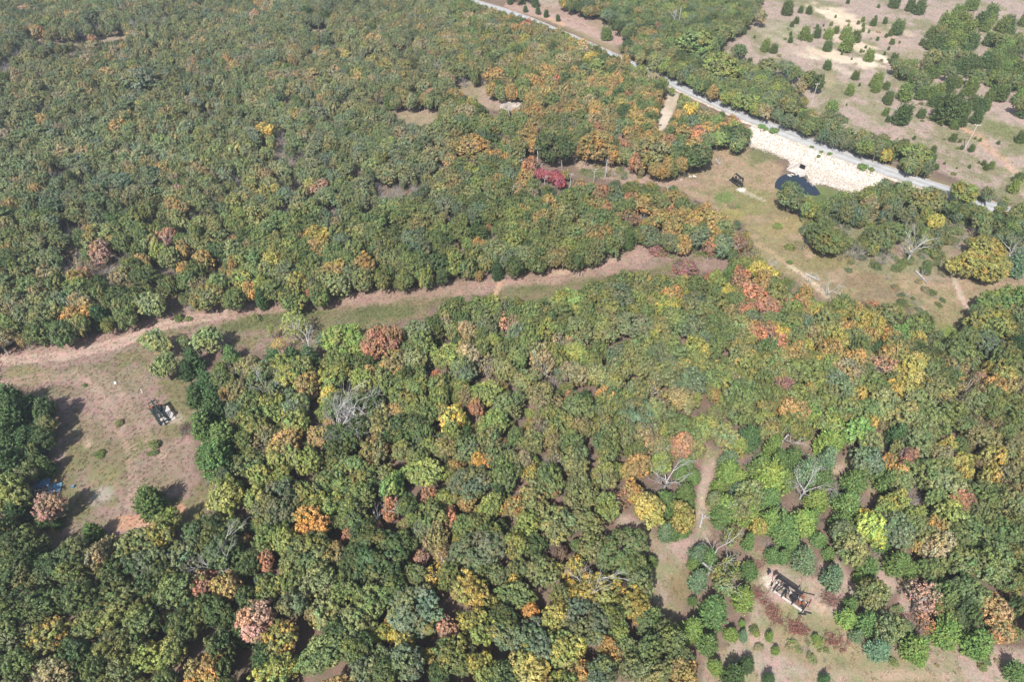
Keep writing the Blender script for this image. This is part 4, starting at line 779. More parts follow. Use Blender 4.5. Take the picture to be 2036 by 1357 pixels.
# ---- closed canopy between the read-off trees
OPOLY = [np.array(k, float) for k in OPEN.values()]
NOFILL = [np.array(k, float) for k in ([(1010,-80),(1085,25),(1235,110),(1185,60),(1125,18),(1080,-80)], HILLY, [(1590,385),(1700,395),(1880,395),(2010,430),(2060,470),(2200,480),(2200,600),(1640,520),(1580,450)], [(1480,1085),(1700,1090),(1760,1180),(1790,1290),(2300,1290),(2300,1700),(1400,1700),(1390,1320)], Z4([(230,20),(1960,640),(1700,960),(560,960)]), [(1028,300),(1080,292),(1140,306),(1232,318),(1228,352),(1150,385),(1085,385),(1035,350)])]
WOODY = np.array([(1300,135),(1262,112),(1228,96),(1185,58),(1125,16),(1080,-80),(1500,-80),(1535,-20),(1490,40),(1425,85),(1420,110),(1480,130),(1545,160),(1600,205),(1500,215),(1430,175),(1330,130)], float)
def clear_sd(px, py):
    s = np.full(px.shape, 1e9)
    for P in OPOLY: s = np.minimum(s, poly_sd(px, py, P))
    nf = np.full(px.shape, 1e9)
    for P in NOFILL:
        if len(P) > 2: nf = np.minimum(nf, poly_sd(px, py, P))
    w = poly_sd(px, py, WOODY)
    nf = np.where(w < 0, 1e9, nf)
    return s, nf
cell = 6.0; grid = {}
def gkey(x, y): return (int(math.floor(x/cell)), int(math.floor(y/cell)))
def put(x, y, r): grid.setdefault(gkey(x, y), []).append((x, y, r))
def free(x, y, r, k):
    i, j = gkey(x, y)
    for a in (i-1, i, i+1):
        for b in (j-1, j, j+1):
            for (X, Y, rr_) in grid.get((a, b), ()):
                if (X-x)**2+(Y-y)**2 < (k*(r+rr_))**2: return False
    return True
for p in PL:
    if p.shape in ('oak', 'cedar'): put(p.x, p.y, p.r)
    elif p.shape in ('bare',): put(p.x, p.y, 1.6)
    elif p.shape in ('twig',): put(p.x, p.y, p.r*.4)
def code_at(u, v, rr):
    tot = {}; ws = 0
    for (a, b, s, mix) in MIX:
        w = math.exp(-((u-a)**2+(v-b)**2)/(2*(s*.75)**2))+1e-9; ws += w
        for e in mix.split(): tot[e[0]] = tot.get(e[0], 0)+w*float(e[1:])
    k = list(tot); return rr.choices(k, [tot[x] for x in k])[0]
frng = random.Random(99)
clump = lambda x, y: 0
for (rlo, rhi, ntry, kk) in ((2.8, 3.5, 12000, .72), (2.1, 2.9, 42000, .67), (1.6, 2.3, 60000, .64), (.9, 1.5, 80000, .60)):
    Y = rng.random(ntry); yy = 22+(455-22)*np.sqrt(Y*.97+.03*Y); xx = rng.uniform(-1, 1, ntry)*(100+yy*.78)
    rr_ = rng.uniform(rlo, rhi, ntry)*(1.0-.10*sstep(120, 380, yy)); hc = 1.30*rr_*np.clip(4.5/(1.30*rr_), .85, 1.6)
    U, V_, D_ = project(np.column_stack([xx, yy, terr(xx, yy)+hc]))
    ok = (U > -480) & (U < 2420) & (V_ > -90) & (V_ < 1640)
    xx, yy, rr_, hc, U, V_, D_ = [q[ok] for q in (xx, yy, rr_, hc, U, V_, D_)]
    s1, s2 = clear_sd(U, V_); rp_ = rr_*F/D_
    ok = (s1 > .72*rp_) & (s2 > 2)
    TH = fbm(xx+2000, yy+700, 26, 810, 3)
    for x, y, r_, h_, u, v, d, th in zip(*[q[ok] for q in (xx, yy, rr_, hc, U, V_, D_, TH)]):
        thin = u < 1000 and v < 600 and th > .60
        if thin and frng.random() < .45: continue
        cedarish = 1395 < u < 1760 and 870 < v < 1230
        if not free(x, y, r_, kk): continue
        c = code_at(u, v, frng)
        if c in 'NR' and frng.random() < (.15 if (1000 < u < 1450 and 150 < v < 500) or (1480 < u < 1800 and 540 < v < 820) else .75): c = 'A'
        if c == 'A' and v < 560 and u < 900 and frng.random() < .5: c = 'O'
        if c == 'T' and frng.random() < .4: c = 'O'
        if c == 'Z': c = 'Y2'
        if cedarish and frng.random() < .8: c = frng.choice('llCCb')
        elif frng.random() < .025: c = 'c'
        if (rhi < 1.7 and frng.random() < .30) or (thin and frng.random() < .35): c = 'W'
        p = Plant(); p.expl = False; p.sparse = (c in 'KRTA' and frng.random() < .3)
        p.shape = 'cedar' if c in 'cClb' else ('twig' if c == 'W' else 'oak')
        p.x, p.y, p.z = x, y, float(terr(x, y)); p.r = r_*(1.0 if p.shape != 'twig' else 1.7); p.zs = zfac(r_); p.h = h_
        if p.shape == 'cedar': p.r = r_*.95; p.h = .75*p.r
        if p.shape == 'twig': p.h = .4*p.r; p.code = 'w'
        p.code = c if c != 'W' else 'w'; p.u, p.v, p.depth, p.d = u, v, d, 2*r_*F/d; p.var = frng.randrange(1000); p.rot = frng.uniform(0, 6.28)
        put(x, y, r_); PL.append(p)

_x = np.array([p.x for p in PL]); _y = np.array([p.y for p in PL])
STAND = {id(p): (a, b) for p, a, b in zip(PL, fbm(_x+900, _y+900, 46.0, 500, 3), fbm(_x-300, _y+500, 70.0, 600, 3)-.5)}
def tint_of(p):
    r = random.Random(p.var*7+int(p.x*10)); b = np.array(TINT.get('C' if p.code == 'b' and p.v < 470 else p.code, (.16, .15, .13)))
    k = r.uniform(.86, 1.16); h = r.uniform(-.09, .09)
    # crowns drift a little towards olive or blue-green between neighbours
    f, g_ = STAND[id(p)]
    k *= .72+.56*f; h += g_*.25
    if p.v < 470 and p.shape == 'cedar': b = b*np.array([1.5, 1.22, .95])
    elif p.v < 420 and p.u < 900 and p.shape == 'oak': b = b*.78+np.array([.19, .185, .14])*.22  # far upper-left oaks greyed; their paler light is put into the leaf colour
    if b[0] > b[1]*1.12: return np.clip((b*.94+b.mean()*.06)*1.10*k*np.array([.99+h*.5, 1.0, 1.02]), .01, .9)
    b = b*.9+b.mean()*.1
    return np.clip(b*1.18*k*np.array([.95+h, 1.0, 1.08-h*.8]), .01, .9)
def kind_of(p):
    if p.shape == 'cedar': return 'cedar_tree'
    if p.shape == 'shrub': return 'shrub'
    if p.shape in ('bare', 'snag'): return 'dead_tree'
    if p.shape == 'twig': return 'bare_shrub'
    if p.code == 'p': return 'cottonwood_tree'
    if p.code in ('Y', 'L', 'Y2', 'L2', 'E2'): return 'hickory_tree'
    if p.code[0] in 'NRKUA' or p.code == 'M': return 'red_oak_tree'
    return 'oak_tree'
NOUN = {'cedar_tree': 'cedar', 'shrub': 'shrub', 'dead_tree': 'dead tree', 'bare_shrub': 'leafless shrub', 'cottonwood_tree': 'cottonwood', 'hickory_tree': 'hickory', 'red_oak_tree': 'red oak', 'oak_tree': 'oak'}
CAP = {'oak_tree': 300, 'cedar_tree': 280, 'red_oak_tree': 260, 'hickory_tree': 150, 'shrub': 260, 'dead_tree': 80, 'bare_shrub': 90, 'cottonwood_tree': 20}
GROUP = {'cedar_tree': 'red cedars scattered over the clearings and forest edge', 'shrub': 'low leafy shrubs at clearings and roadside', 'dead_tree': 'bleached dead trees standing above the canopy', 'bare_shrub': 'grey leafless shrubs between the crowns', 'cottonwood_tree': 'pale cottonwoods by the grassy swath', 'hickory_tree': 'yellow and lime hickories in the forest', 'red_oak_tree': 'orange and rust red oaks in the forest', 'oak_tree': 'green and olive oaks of the forest canopy'}
LC = np.array([a for a, b in LAND], float)
def words_for(p):
    kd = kind_of(p); i = int(np.argmin(np.hypot(LC[:, 0]-p.u, (LC[:, 1]-p.v)*1.1))); dx, dy = p.u-LC[i, 0], p.v-LC[i, 1]
    rel = ('below' if dy > 0 else 'above') if abs(dy) > abs(dx) else ('right of' if dx > 0 else 'left of')
    size = 'big' if p.d > 78 else ('small' if p.d < 34 else 'medium')
    if p.shape in ('bare', 'snag'): look = 'bleached forked' if p.shape == 'bare' else 'bare white-trunked'; size = 'big' if p.d > 50 else 'small'
    elif p.shape == 'twig': look = 'grey'
    else: look = LOOK[p.code]+(' sparse-leaved' if p.sparse else '')
    return (size, look, NOUN[kd], rel, LAND[i][1]), math.hypot(dx, dy)
inview = [p for p in PL if -8 < p.u < 2044 and -8 < p.v < 1365]
byk = {}
for p in inview: byk.setdefault(kind_of(p), []).append(p)
chosen = set()
for kd, L_ in byk.items():
    L_.sort(key=lambda p: -p.d*(1.0 if not (kd == 'red_oak_tree' and p.expl) else 1.25)); chosen.update(id(p) for p in L_[:CAP[kd]])
lab = {}
for p in inview:
    k, d = words_for(p); lab.setdefault(k, []).append((d, p))
LABEL = {}
for k, L_ in lab.items():
    L_.sort(key=lambda t: t[0])
    for n_, (d, p) in enumerate(L_):
        size, look, noun, rel, land = k
        o_ = ORD[min(n_, len(ORD)-1)]
        LABEL[id(p)] = (size+' '+look+' '+noun+', '+(o_+'out' if o_ else 'first')+' '+rel+' '+land).replace(' out ', ' out ')
proto_src = {}
def child(parent, name, mesh, z, scale, tint=None):
    o = bpy.data.objects.new(name, mesh); COL.objects.link(o); o.parent = parent; o.location = (0, 0, z); o.scale = scale
    if tint is not None: o['tint'] = [float(t) for t in tint]
    return o
def variants(p):
    if p.shape == 'cedar': return CEDARS[5+p.var % 3] if p.v < 470 else CEDARS[p.var % 5]
    if p.sparse: return SPARSE[p.var % len(SPARSE)]
    if p.r > 3.7: return BIGOAKS[p.var % 3]
    return OAKS[p.var % len(OAKS)]
rest = []
for p in PL:
    if id(p) not in chosen: rest.append(p); continue
    kd = kind_of(p); t = tint_of(p); sq = 1+.10*math.sin(p.var)
    if p.shape in ('bare', 'snag', 'twig'):
        lst = {'bare': BARE_M, 'snag': SNAG_M, 'twig': TWIG_M}[p.shape]
        o = bpy.data.objects.new(kd, lst[p.var % len(lst)]); COL.objects.link(o); o.location = (p.x, p.y, p.z-.1); o.rotation_euler = (0, 0, p.rot)
        o.scale = (p.r*1.0, p.r*1.0, p.r)
    elif p.shape == 'shrub':
        cr = OAKS[p.var % len(OAKS)][0]; o = bpy.data.objects.new(kd, cr); COL.objects.link(o); o['tint'] = [float(x) for x in t]
        o.location = (p.x, p.y, p.z+.35*p.r); o.scale = (p.r*sq, p.r/sq, p.r*.8); o.rotation_euler = (0, 0, p.rot)
    elif p.shape == 'cedar':
        cr, tk, _ = variants(p); o = empty(kd, (p.x, p.y, p.z), p.rot); s = (p.r*sq, p.r/sq, p.r*p.zs)
        if p.d < 20: COL.objects.unlink(o); bpy.data.objects.remove(o); o = bpy.data.objects.new(kd, cr); COL.objects.link(o); o.location = (p.x, p.y, p.z); o.rotation_euler = (0, 0, p.rot); o.scale = s; o['tint'] = [float(x) for x in t]
        else: child(o, 'trunk', tk, 0, s); child(o, 'crown', cr, 0, s, t)
    else:
        cr, tk, _ = variants(p); o = empty(kd, (p.x, p.y, p.z), p.rot); s = (p.r*sq, p.r/sq, p.r*p.zs)
        child(o, 'trunk', tk, 1.30*p.r*p.zs, s); child(o, 'crown', cr, 1.30*p.r*p.zs, s, t)
    tag(o, LABEL[id(p)], NOUN[kd] if kd != 'oak_tree' else 'oak tree', GROUP[kd])
# everything smaller or outside the frame: one object
meshes = [m[2] for m in OAKS]+[m[2] for m in SPARSE]+[m[2] for m in CEDARS]+BARE_M+SNAG_M+TWIG_M
off = {'oak': 0, 'sp': len(OAKS), 'cedar': len(OAKS)+len(SPARSE)}; off['bare'] = off['cedar']+len(CEDARS); off['snag'] = off['bare']+len(BARE_M); off['twig'] = off['snag']+3
P_, I_, S_, T_, R_ = [], [], [], [], []
for p in rest:
    sq = 1+.10*math.sin(p.var); z = p.z; s = (p.r*sq, p.r/sq, p.r)
    if p.shape == 'oak': s = (p.r*sq, p.r/sq, p.r*p.zs); z += 1.30*p.r*p.zs; i = off['sp']+p.var % 3 if p.sparse else p.var % len(OAKS)
    elif p.shape == 'shrub': s = (p.r*sq, p.r/sq, p.r*.8); z += .35*p.r; i = p.var % len(OAKS)
    elif p.shape == 'cedar': i = off['cedar']+(5+p.var % 3 if p.v < 470 else p.var % 5)
    else: i = off[p.shape]+p.var % {'twig': 2, 'snag': 3, 'bare': len(BARE_M)}[p.shape]
    P_.append((p.x, p.y, z)); I_.append(i); S_.append(s); T_.append(tint_of(p)); R_.append((0, 0, p.rot))
scatter('forest', meshes, P_, I_, R_, S_, np.array(T_), 'closed autumn forest canopy of oaks running off into the distance')
print('PLANTS', {k: len(v) for k, v in byk.items()}, 'rest', len(rest), 'total', len(PL))

# ---- undergrowth and grass: nobody could count these
def tuft(seed, n=20, h=.26, w=.05, spread=.24):
    r = np.random.default_rng(seed)
    base = np.column_stack([r.normal(size=(n, 2))*spread*.5, np.full(n, .08)]); ax = np.column_stack([r.normal(size=(n, 2))*.45, np.ones(n)])
    C_ = base+ax*h*.5*r.uniform(.6, 1.1, (n, 1)); N_ = r.normal(size=(n, 3))*np.array([1, 1, .6])+np.array([0, 0, .35])
    V_ = r.uniform(.75, 1.3, (n, 1))*np.ones(3)*r.uniform(.92, 1.08, (n, 3))
    return leaf_mesh('tuft', C_, N_, .085, V_, 3.2, ax, mats=[M_grass])
def bushlet(seed):
    r = np.random.default_rng(seed); n = 150; d = r.normal(size=(n, 3)); d[:, 2] = abs(d[:, 2]); d /= np.linalg.norm(d, axis=1)[:, None]
    C_ = d*r.uniform(.35, 1, (n, 1))*np.array([1, 1, .7]); return leaf_mesh('bushlet', C_, d+r.normal(size=(n, 3))*.6, .11, r.uniform(.7, 1.3, (n, 1))*np.ones(3))
def colour_at(x, y):
    i = np.clip(np.searchsorted(ys, y)-1, 0, ny-1); j = np.clip(np.searchsorted(xs, x)-1, 0, nx-1); return col[i, j]
def in_open(names, n, ylo=30, yhi=420, dmin=0):
    yy = 22+(yhi-22)*np.sqrt(rng.random(n)); xx = rng.uniform(-1, 1, n)*(70+yy*.78)
    zz = terr(xx, yy); U, V_, D_ = project(np.column_stack([xx, yy, zz])); ok = (U > -40) & (U < 2080) & (V_ > -40) & (V_ < 1420)
    xx, yy, zz, U, V_ = [q[ok] for q in (xx, yy, zz, U, V_)]
    s = np.full(xx.shape, 1e9)
    for nm in names: s = np.minimum(s, poly_sd(U, V_, OPEN[nm] if isinstance(nm, str) else nm))
    return xx, yy, zz, U, V_, s
x, y, z, U, V_, s = in_open(['swath', 'meadow', 'pad', 'track', 'creek', 'glade_a', 'glade_b', 'gap_nw', 'footpath_a', HILLY, [(1590,385),(2040,430),(2040,600),(1640,520)]], 2000000)
t_ = (x-RD0[0])*RNRM[0]+(y-RD0[1])*RNRM[1]
c_ = colour_at(x, y); lum = c_.mean(1); g_ = c_[:, 1]/c_[:, 0]
rd = np.abs(t_) if False else np.abs((V_-np.interp(U, RPX[:, 0], RPX[:, 1]))*project(np.column_stack([x, y, z]))[2]/F*1.9)
keep = (s < 3) & (rng.random(len(x)) < np.clip((.40-lum)*5, .02, 1)*(.34+.5*sstep(.85, 1.0, g_))*np.where(y > 230, .4, 1.0)) & (rd > 4.2) & (poly_sd(x, y, rw[:, :2]) > .3) & (poly_sd(x, y, pw) > .3)
for nm in ('pulloff',): keep &= poly_sd(U, V_, OPEN[nm]) > 0
x, y, z, c_ = x[keep], y[keep], z[keep], c_[keep]; n = len(x); open('/tmp/grass_n','w').write(str(n)) if False else None
TUFTS = [tuft(s_) for s_ in range(200, 206)]
gl = rng.uniform(1.2, 1.9, (n, 1)); c_ = np.clip(c_*gl*np.where(rng.random((n, 1)) < .3, np.array([[.86, 1.1, .78]]), np.array([[1.05, .98, .93]])), .01, .8)
scatter('grass', TUFTS, np.column_stack([x, y, z]), rng.integers(0, 6, n), np.column_stack([np.zeros((n, 2)), rng.uniform(0, 6.28, n)]), rng.uniform(.4, 1.0, (n, 1))*np.array([[1.2, 1.2, .8]]), c_, 'dry grass tufts over the clearings and slopes')
# leaf litter brush below the canopy
n0 = 26000; yy = 22+(430-22)*np.sqrt(rng.random(n0)); xx = rng.uniform(-1, 1, n0)*(70+yy*.78); zz = terr(xx, yy)
U, V_, D_ = project(np.column_stack([xx, yy, zz])); s1, s2 = clear_sd(U, V_); ok = (s1 > 4) & (s2 > 0) & (U > -60) & (U < 2100) & (V_ < 1440)
xx, yy, zz = xx[ok], yy[ok], zz[ok]; n = len(xx)
pal = np.array([(.13,.12,.09), (.16,.13,.10), (.09,.12,.05), (.20,.16,.12), (.15,.17,.06), (.24,.15,.09)])
scatter('undergrowth', [bushlet(s_) for s_ in range(300, 304)]+TWIG_M, np.column_stack([xx, yy, zz]), rng.integers(0, 6, n), np.column_stack([np.zeros((n, 2)), rng.uniform(0, 6.28, n)]), rng.uniform(.35, 1.15, (n, 1))*np.ones((n, 3)), pal[rng.integers(0, 6, n)]*rng.uniform(.8, 1.2, (n, 1)), 'scrubby undergrowth and fallen twigs below the canopy')
# ------------------------------------------------------------ pump jacks
def heading(a, b):
    A, B = gp(*a), gp(*b); return math.atan2(B[1]-A[1], B[0]-A[0])
def pump_jack(u, v, rz, sc_, label, body, rail, pad=None, weights=M_rust):
    q = gp(u, v); e = empty('pump_jack', (q[0], q[1], q[2]+.06), rz); e.scale = (sc_,)*3
    tag(e, label, 'pump jack', 'oil pump jacks in the clearings')
    if pad:
        mb = MB(); mb.box(pad[0]+(0,), pad[1]+(.3,)); mb.build('concrete_pad', M_concw, e)
    for s in (-1, 1):
        mb = MB(); mb.box((-.2, s*.95, .42), (6.6, .34, .34)); mb.build('skid_rail', rail, e)
    mb = MB()
    for x in (-3.3, -1.2, .9, 2.6): mb.box((x, 0, .60), (.22, 2.5, .16))
    mb.build('cross_member', M_steel, e)
    mb = MB()
    for s in (-1, 1):
        mb.bar((.2, s*.8, .6), (1.1, s*.12, 3.5), .16); mb.bar((2.1, s*.8, .6), (1.15, s*.12, 3.5), .16)
        mb.bar((.52, s*.56, 1.7), (1.78, s*.56, 1.7), .1)
    mb.bar((.6, -.5, 2.0), (.6, .5, 2.0), .1); mb.bar((1.7, -.5, 2.0), (1.7, .5, 2.0), .1); mb.box((1.12, 0, 3.55), (.5, .42, .2))
    mb.build('samson_post', body, e)
    mb = MB(); mb.box((.55, 0, 3.85), (4.6, .1, .5)); mb.box((.55, 0, 4.08), (4.6, .32, .07)); mb.box((.55, 0, 3.62), (4.6, .32, .07)); wb = mb.build('walking_beam', body, e)
    pts = [(2.75, 0, 4.45), (3.15, 0, 4.2), (3.38, 0, 3.75), (3.42, 0, 3.25), (3.3, 0, 2.75)]; inn = [(2.6, 0, 4.1), (2.7, 0, 3.9), (2.75, 0, 3.7), (2.8, 0, 3.45), (3.05, 0, 2.9)]
    vs = [(p[0], s*.17, p[2]) for s in (-1, 1) for p in pts+inn]; k = 10; f = []
    for i in range(4): f += [(i, i+1, 5+i+1, 5+i), (k+5+i, k+5+i+1, k+i+1, k+i), (i+1, i, k+i, k+i+1), (5+i, 5+i+1, k+5+i+1, k+5+i)]
    f += [(0, 5, k+5, k), (4, k+4, k+9, 9)]
    mb = MB(); mb.add(vs, f); mb.build('horsehead', body, wb)
    mb = MB(); mb.bar((-1.7, -.95, 3.6), (-1.7, .95, 3.6), .18); mb.build('equalizer', body, e)
    for s in (-1, 1):
        mb = MB(); mb.bar((-1.7, s*.9, 3.6), (-2.0, s*.9, 1.9), .09); mb.build('pitman_arm', body, e)
        mb = MB(); mb.bar((-1.0, s*.78, 1.45), (-2.3, s*.78, 2.05), .14, .3); ca = mb.build('crank_arm', body, e)
        mb = MB(); n = 10; ring = [(-1.95+.52*math.cos(a)*1.0, .52*math.sin(a)+1.88) for a in np.linspace(.3, math.pi+1.2, n)]
        vs = [(x, s*.78+d, z) for d in (-.14, .14) for x, z in ring]; mb.add(vs, [tuple(range(n)), tuple(range(2*n-1, n-1, -1))]+[(i, (i+1) % n, n+(i+1) % n, n+i)[::-1] for i in range(n)]); mb.build('counterweight', weights, ca)
    mb = MB(); mb.box((-1.0, 0, 1.2), (1.1, .95, 1.1), taper=.85); mb.bar((-1.0, -.85, 1.45), (-1.0, .85, 1.45), .2); mb.build('gear_reducer', body, e)
    mb = MB(); mb.tube([(-2.75, -.45, 1.05), (-2.75, .35, 1.05)], .34, 10); mb.box((-2.75, 0, .75), (.8, .9, .12)); mb.build('motor', M_rust if weights is M_rust else body, e)
    mb = MB(); mb.tube([(-2.75, .45, 1.05), (-2.75, .52, 1.05)], .42, 12); mb.tube([(-1.0, .55, 1.2), (-1.0, .6, 1.2)], .6, 14); mb.bar((-2.75, .5, 1.4), (-1.0, .58, 1.75), .05); mb.bar((-2.75, .5, .7), (-1.0, .58, .65), .05); mb.build('belt_drive', M_steel, e)
    mb = MB(); mb.tube([(3.4, 0, -.1), (3.4, 0, .9)], .16, 8); mb.tube([(3.4, -.35, .6), (3.4, .35, .6)], .07, 6); mb.tube([(3.4, 0, .9), (3.4, 0, 2.9)], .03, 5); mb.build('wellhead', M_steel, e)
    mb = MB(); mb.bar((3.34, -.1, 1.6), (3.3, -.1, 2.9), .025); mb.bar((3.34, .1, 1.6), (3.3, .1, 2.9), .025); mb.box((3.38, 0, 1.6), (.12, .34, .08)); mb.build('bridle', M_steel, e)
    # ladder and rail on the post, engine guard: the clutter seen from above
    mb = MB(); mb.bar((.12, -.35, .6), (1.0, -.3, 3.4), .05); mb.bar((.12, .0, .6), (1.0, -.05, 3.4), .05)
    for k in range(7): t_ = k/6.5; mb.bar((.12+.88*t_, -.35+.05*t_, .6+2.8*t_), (.12+.88*t_, -.05*t_, .6+2.8*t_), .03)
    mb.build('ladder', body, e)
    return e
pump_jack(319, 829, heading((302, 806), (334, 854)), .92, 'dark green pump jack on a pale pad in the wide clearing', M_green, M_green, ((.5, .9), (5.2, 3.2)))
pump_jack(1566, 1189, heading((1592, 1207), (1541, 1171)), .88, 'rusty black pump jack on pale concrete rails among the cedars', M_steel, M_concw, None)
pump_jack(1464, 366, heading((1452, 358), (1474, 374)), .78, 'small black pump jack in the meadow beside the pond', M_steel, M_steel, None, M_steel)
def small(name, u, v, label, cat, build, rz=0, group=None):
    q = gp(u, v); e = empty(name, (q[0], q[1], q[2]), rz); tag(e, label, cat, group); build(e); return e
def solo(name, u, v, label, cat, mb, mat, rz=0, group=None, dz=0.0):
    q = gp(u, v); o = mb.build(name, mat, loc=(q[0], q[1], q[2]+dz), rz=rz); tag(o, label, cat, group); return o
# utility poles
def pole(u, v, h, label, arm=True, lean=(0, 0), rz=0):
    def b(e):
        mb = MB(); mb.tube([(0, 0, -.3), (lean[0]*h, lean[1]*h, h)], [.14, .10], 8); mb.build('post', M_wood, e)
        if arm:
            mb = MB(); mb.bar((lean[0]*h-.9, lean[1]*h, h-.4), (lean[0]*h+.9, lean[1]*h, h-.4), .12, .14); ca = mb.build('crossarm', M_wood, e)
            for x in (-.75, .75):
                mb = MB(); mb.tube([(lean[0]*h+x, lean[1]*h, h-.32), (lean[0]*h+x, lean[1]*h, h-.12)], .06, 6); mb.build('insulator', M_white, ca)
    return small('utility_pole', u, v, label, 'utility pole', b, rz, 'weathered utility poles beyond the road')
pole(1612, 210, 8.6, 'grey wooden pole with short crossarm above the roadside thicket', True, rz=.3)
pole(1917.5, 297, 9.0, 'pale leaning pole on the eroded open hillside', True, (.04, .03), rz=-.5)
pole(1347, 66, 11.5, 'tall bare white pole rising from trees beyond the road', False, (-.012, .02))
# brush piles: cut cedars gone rust red
def brush(u, v, lx, ly, rz, mat_tint, label, seed, n=34, cat='brush pile'):
    q = gp(u, v); r = np.random.default_rng(seed); st = MB(); C_, N_, A_, V_ = [], [], [], []
    for i in range(n):
        b0 = np.array([r.uniform(-lx, lx), r.uniform(-ly, ly)*.6, .1]); d = np.array([r.normal()*.35+.3, 1.0*(1 if r.random() < .8 else -1)+r.normal()*.3, .35+r.random()*.3]); L_ = r.uniform(1.0, 1.9)
        d /= np.linalg.norm(d); pts = [b0+d*L_*t_+np.array([0, 0, -.35*t_*t_*L_*.4]) for t_ in (0, .35, .7, 1)]
        st.tube(pts, [.03, .025, .017, .008], 4, cap=False)
        m = 26; t_ = r.uniform(.1, 1, m); side = r.normal(size=(m, 3))*.13
        C_.append(b0+d*L_*t_[:, None]+side+np.array([0, 0, .08])); A_.append(d+side*3); N_.append(r.normal(size=(m, 3))*.7+np.array([0, 0, .6])); V_.append(r.uniform(.65, 1.35, (m, 1))*np.ones(3))
    e = empty('brush_pile', (q[0], q[1], q[2]), rz); tag(e, label, 'brush pile', 'heaps of cut brush')
    st.build('stems', M_twig, e)
    me = leaf_mesh('dead_needles', np.concatenate(C_), np.concatenate(N_), .075, np.concatenate(V_), 2.8, np.concatenate(A_)); o = bpy.data.objects.new('dead_needles', me); COL.objects.link(o); o.parent = e; o['tint'] = mat_tint
    return e
RB = [.27, .115, .085]
brush(1513, 1181, 1.2, 1.6, 2.3, RB, 'rust-red cedar brush heap beside the rails of the machine', 1)
brush(1532, 1208, 1.3, 1.3, 2.1, RB, 'rust-red cut cedar heap below the pale concrete rails', 2)
brush(1566, 1240, 2.6, 1.5, 2.5, RB, 'longest rust-red cedar brush heap in the lower glade', 3, 60)
brush(1595, 1250, 1.3, 1.3, 2.4, RB, 'smaller rust heap touching the longest brush heap', 4)
brush(1657, 1194, 1.5, 2.0, 2.0, [.24, .12, .10], 'reddish brown dead cedar heap right of the machine', 5, 50)
brush(1665, 1275, 1.6, 1.7, 2.6, RB, 'rust and grey brush heap near the bottom edge', 6, 44)
brush(1507, 1126, .7, 1.1, 1.8, RB, 'small rust-red cedar heap at the head of the glade', 7, 22)
brush(378, 856, 2.0, 1.6, .4, [.13, .085, .075], 'dark brown brush heap beside the wide-clearing cedars', 8, 60)
brush(1805, 1235, 1.0, 1.4, 2.0, [.30, .17, .13], 'pinkish dead brush between cedars at lower right', 9, 26)
# heap with blue tarps
def heap(e):
    r = np.random.default_rng(5)
    mb = MB(); gx, gy = np.meshgrid(np.linspace(-1.3, 1.3, 14), np.linspace(-1.0, 1.0, 12)); z = .35+.35*np.exp(-(gx**2+gy**2))+r.normal(size=gx.shape)*.09; w = 14
    mb.add(np.column_stack([gx.ravel()+.2, gy.ravel()+.9, z.ravel()]), [(i*w+j, i*w+j+1, (i+1)*w+j+1, (i+1)*w+j) for i in range(11) for j in range(13)]); mb.build('tarp', M_tarp, e)
    mb = MB(); mb.add(np.column_stack([gx.ravel()*.9+2.6, gy.ravel()*1.1-1.0, z.ravel()*.8]), [(i*w+j, i*w+j+1, (i+1)*w+j+1, (i+1)*w+j) for i in range(11) for j in range(13)]); mb.build('tarp', M_tarp, e)
    mb = MB()
    for k in range(34):
        a = np.array([r.uniform(-3.2, 2.2), r.uniform(-1.8, 1.8), .2+r.random()*.5]); th = r.uniform(0, 6.28); L_ = r.uniform(.8, 2.4); mb.tube([a, a+np.array([math.cos(th)*L_, math.sin(th)*L_, r.uniform(-.2, .4)])], .05, 5)
    mb.build('loose_pipes', M_bleach, e)
small('scrap_heap', 82, 972, 'shaded scrap heap with crumpled blue tarps at the clearing edge', 'scrap heap', heap, .3)
mb = MB(); mb.tube([(0, 0, 0), (0, 0, .45)], [.24, .30], 12); solo('bucket', 146, 970, 'light blue bucket lying in grass beside the tarp heap', 'bucket', mb, M_tarp)
mb = MB(); mb.box((0, 0, .2), (.5, .35, .4), taper=.8); solo('feed_box', 230, 763, 'tiny white box on the grass left of the swath bend', 'box', mb, M_white)
mb = MB(); mb.tube([(0, 0, -.1), (.05, .1, 1.3)], .06, 6); solo('marker_post', 283, 783, 'short white marker post above the wide-clearing machine', 'post', mb, M_white, group='short white posts')
mb = MB(); mb.tube([(0, 0, -.1), (0, .02, 1.5)], .10, 6); solo('marker_post', 1150, 551, 'first of two white posts in the swath', 'post', mb, M_bleach, group='short white posts')
mb = MB(); mb.tube([(0, 0, -.1), (0, .02, 1.3)], .10, 6); solo('marker_post', 1156, 550, 'second of two white posts in the swath', 'post', mb, M_bleach, group='short white posts')
def barrel(mat):
    def b(e):
        mb = MB(); mb.tube([(0, 0, 0), (0, 0, .88)], .30, 14); mb.build('drum', mat, e); mb = MB()
        for z in (.02, .3, .58, .86): mb.tube([(0, 0, z-.015), (0, 0, z+.015)], .315, 14)
        mb.build('hoop', M_steel, e)
    return b
small('barrel', 1021, 198, 'rusty barrel on the bare sand above the rock ledge', 'barrel', barrel(M_rust))
def feeder(e):
    barrel(M_steel)(e)
    for k in range(3):
        a = k*2.09; mb = MB(); mb.bar((math.cos(a)*.28, math.sin(a)*.28, .5), (math.cos(a)*.85, math.sin(a)*.85, -.9), .06); mb.build('leg', M_steel, e)
e = small('deer_feeder', 1450, 573, 'dark drum feeder on legs beside the rust-orange crown', 'feeder', feeder); e.location.z += .95
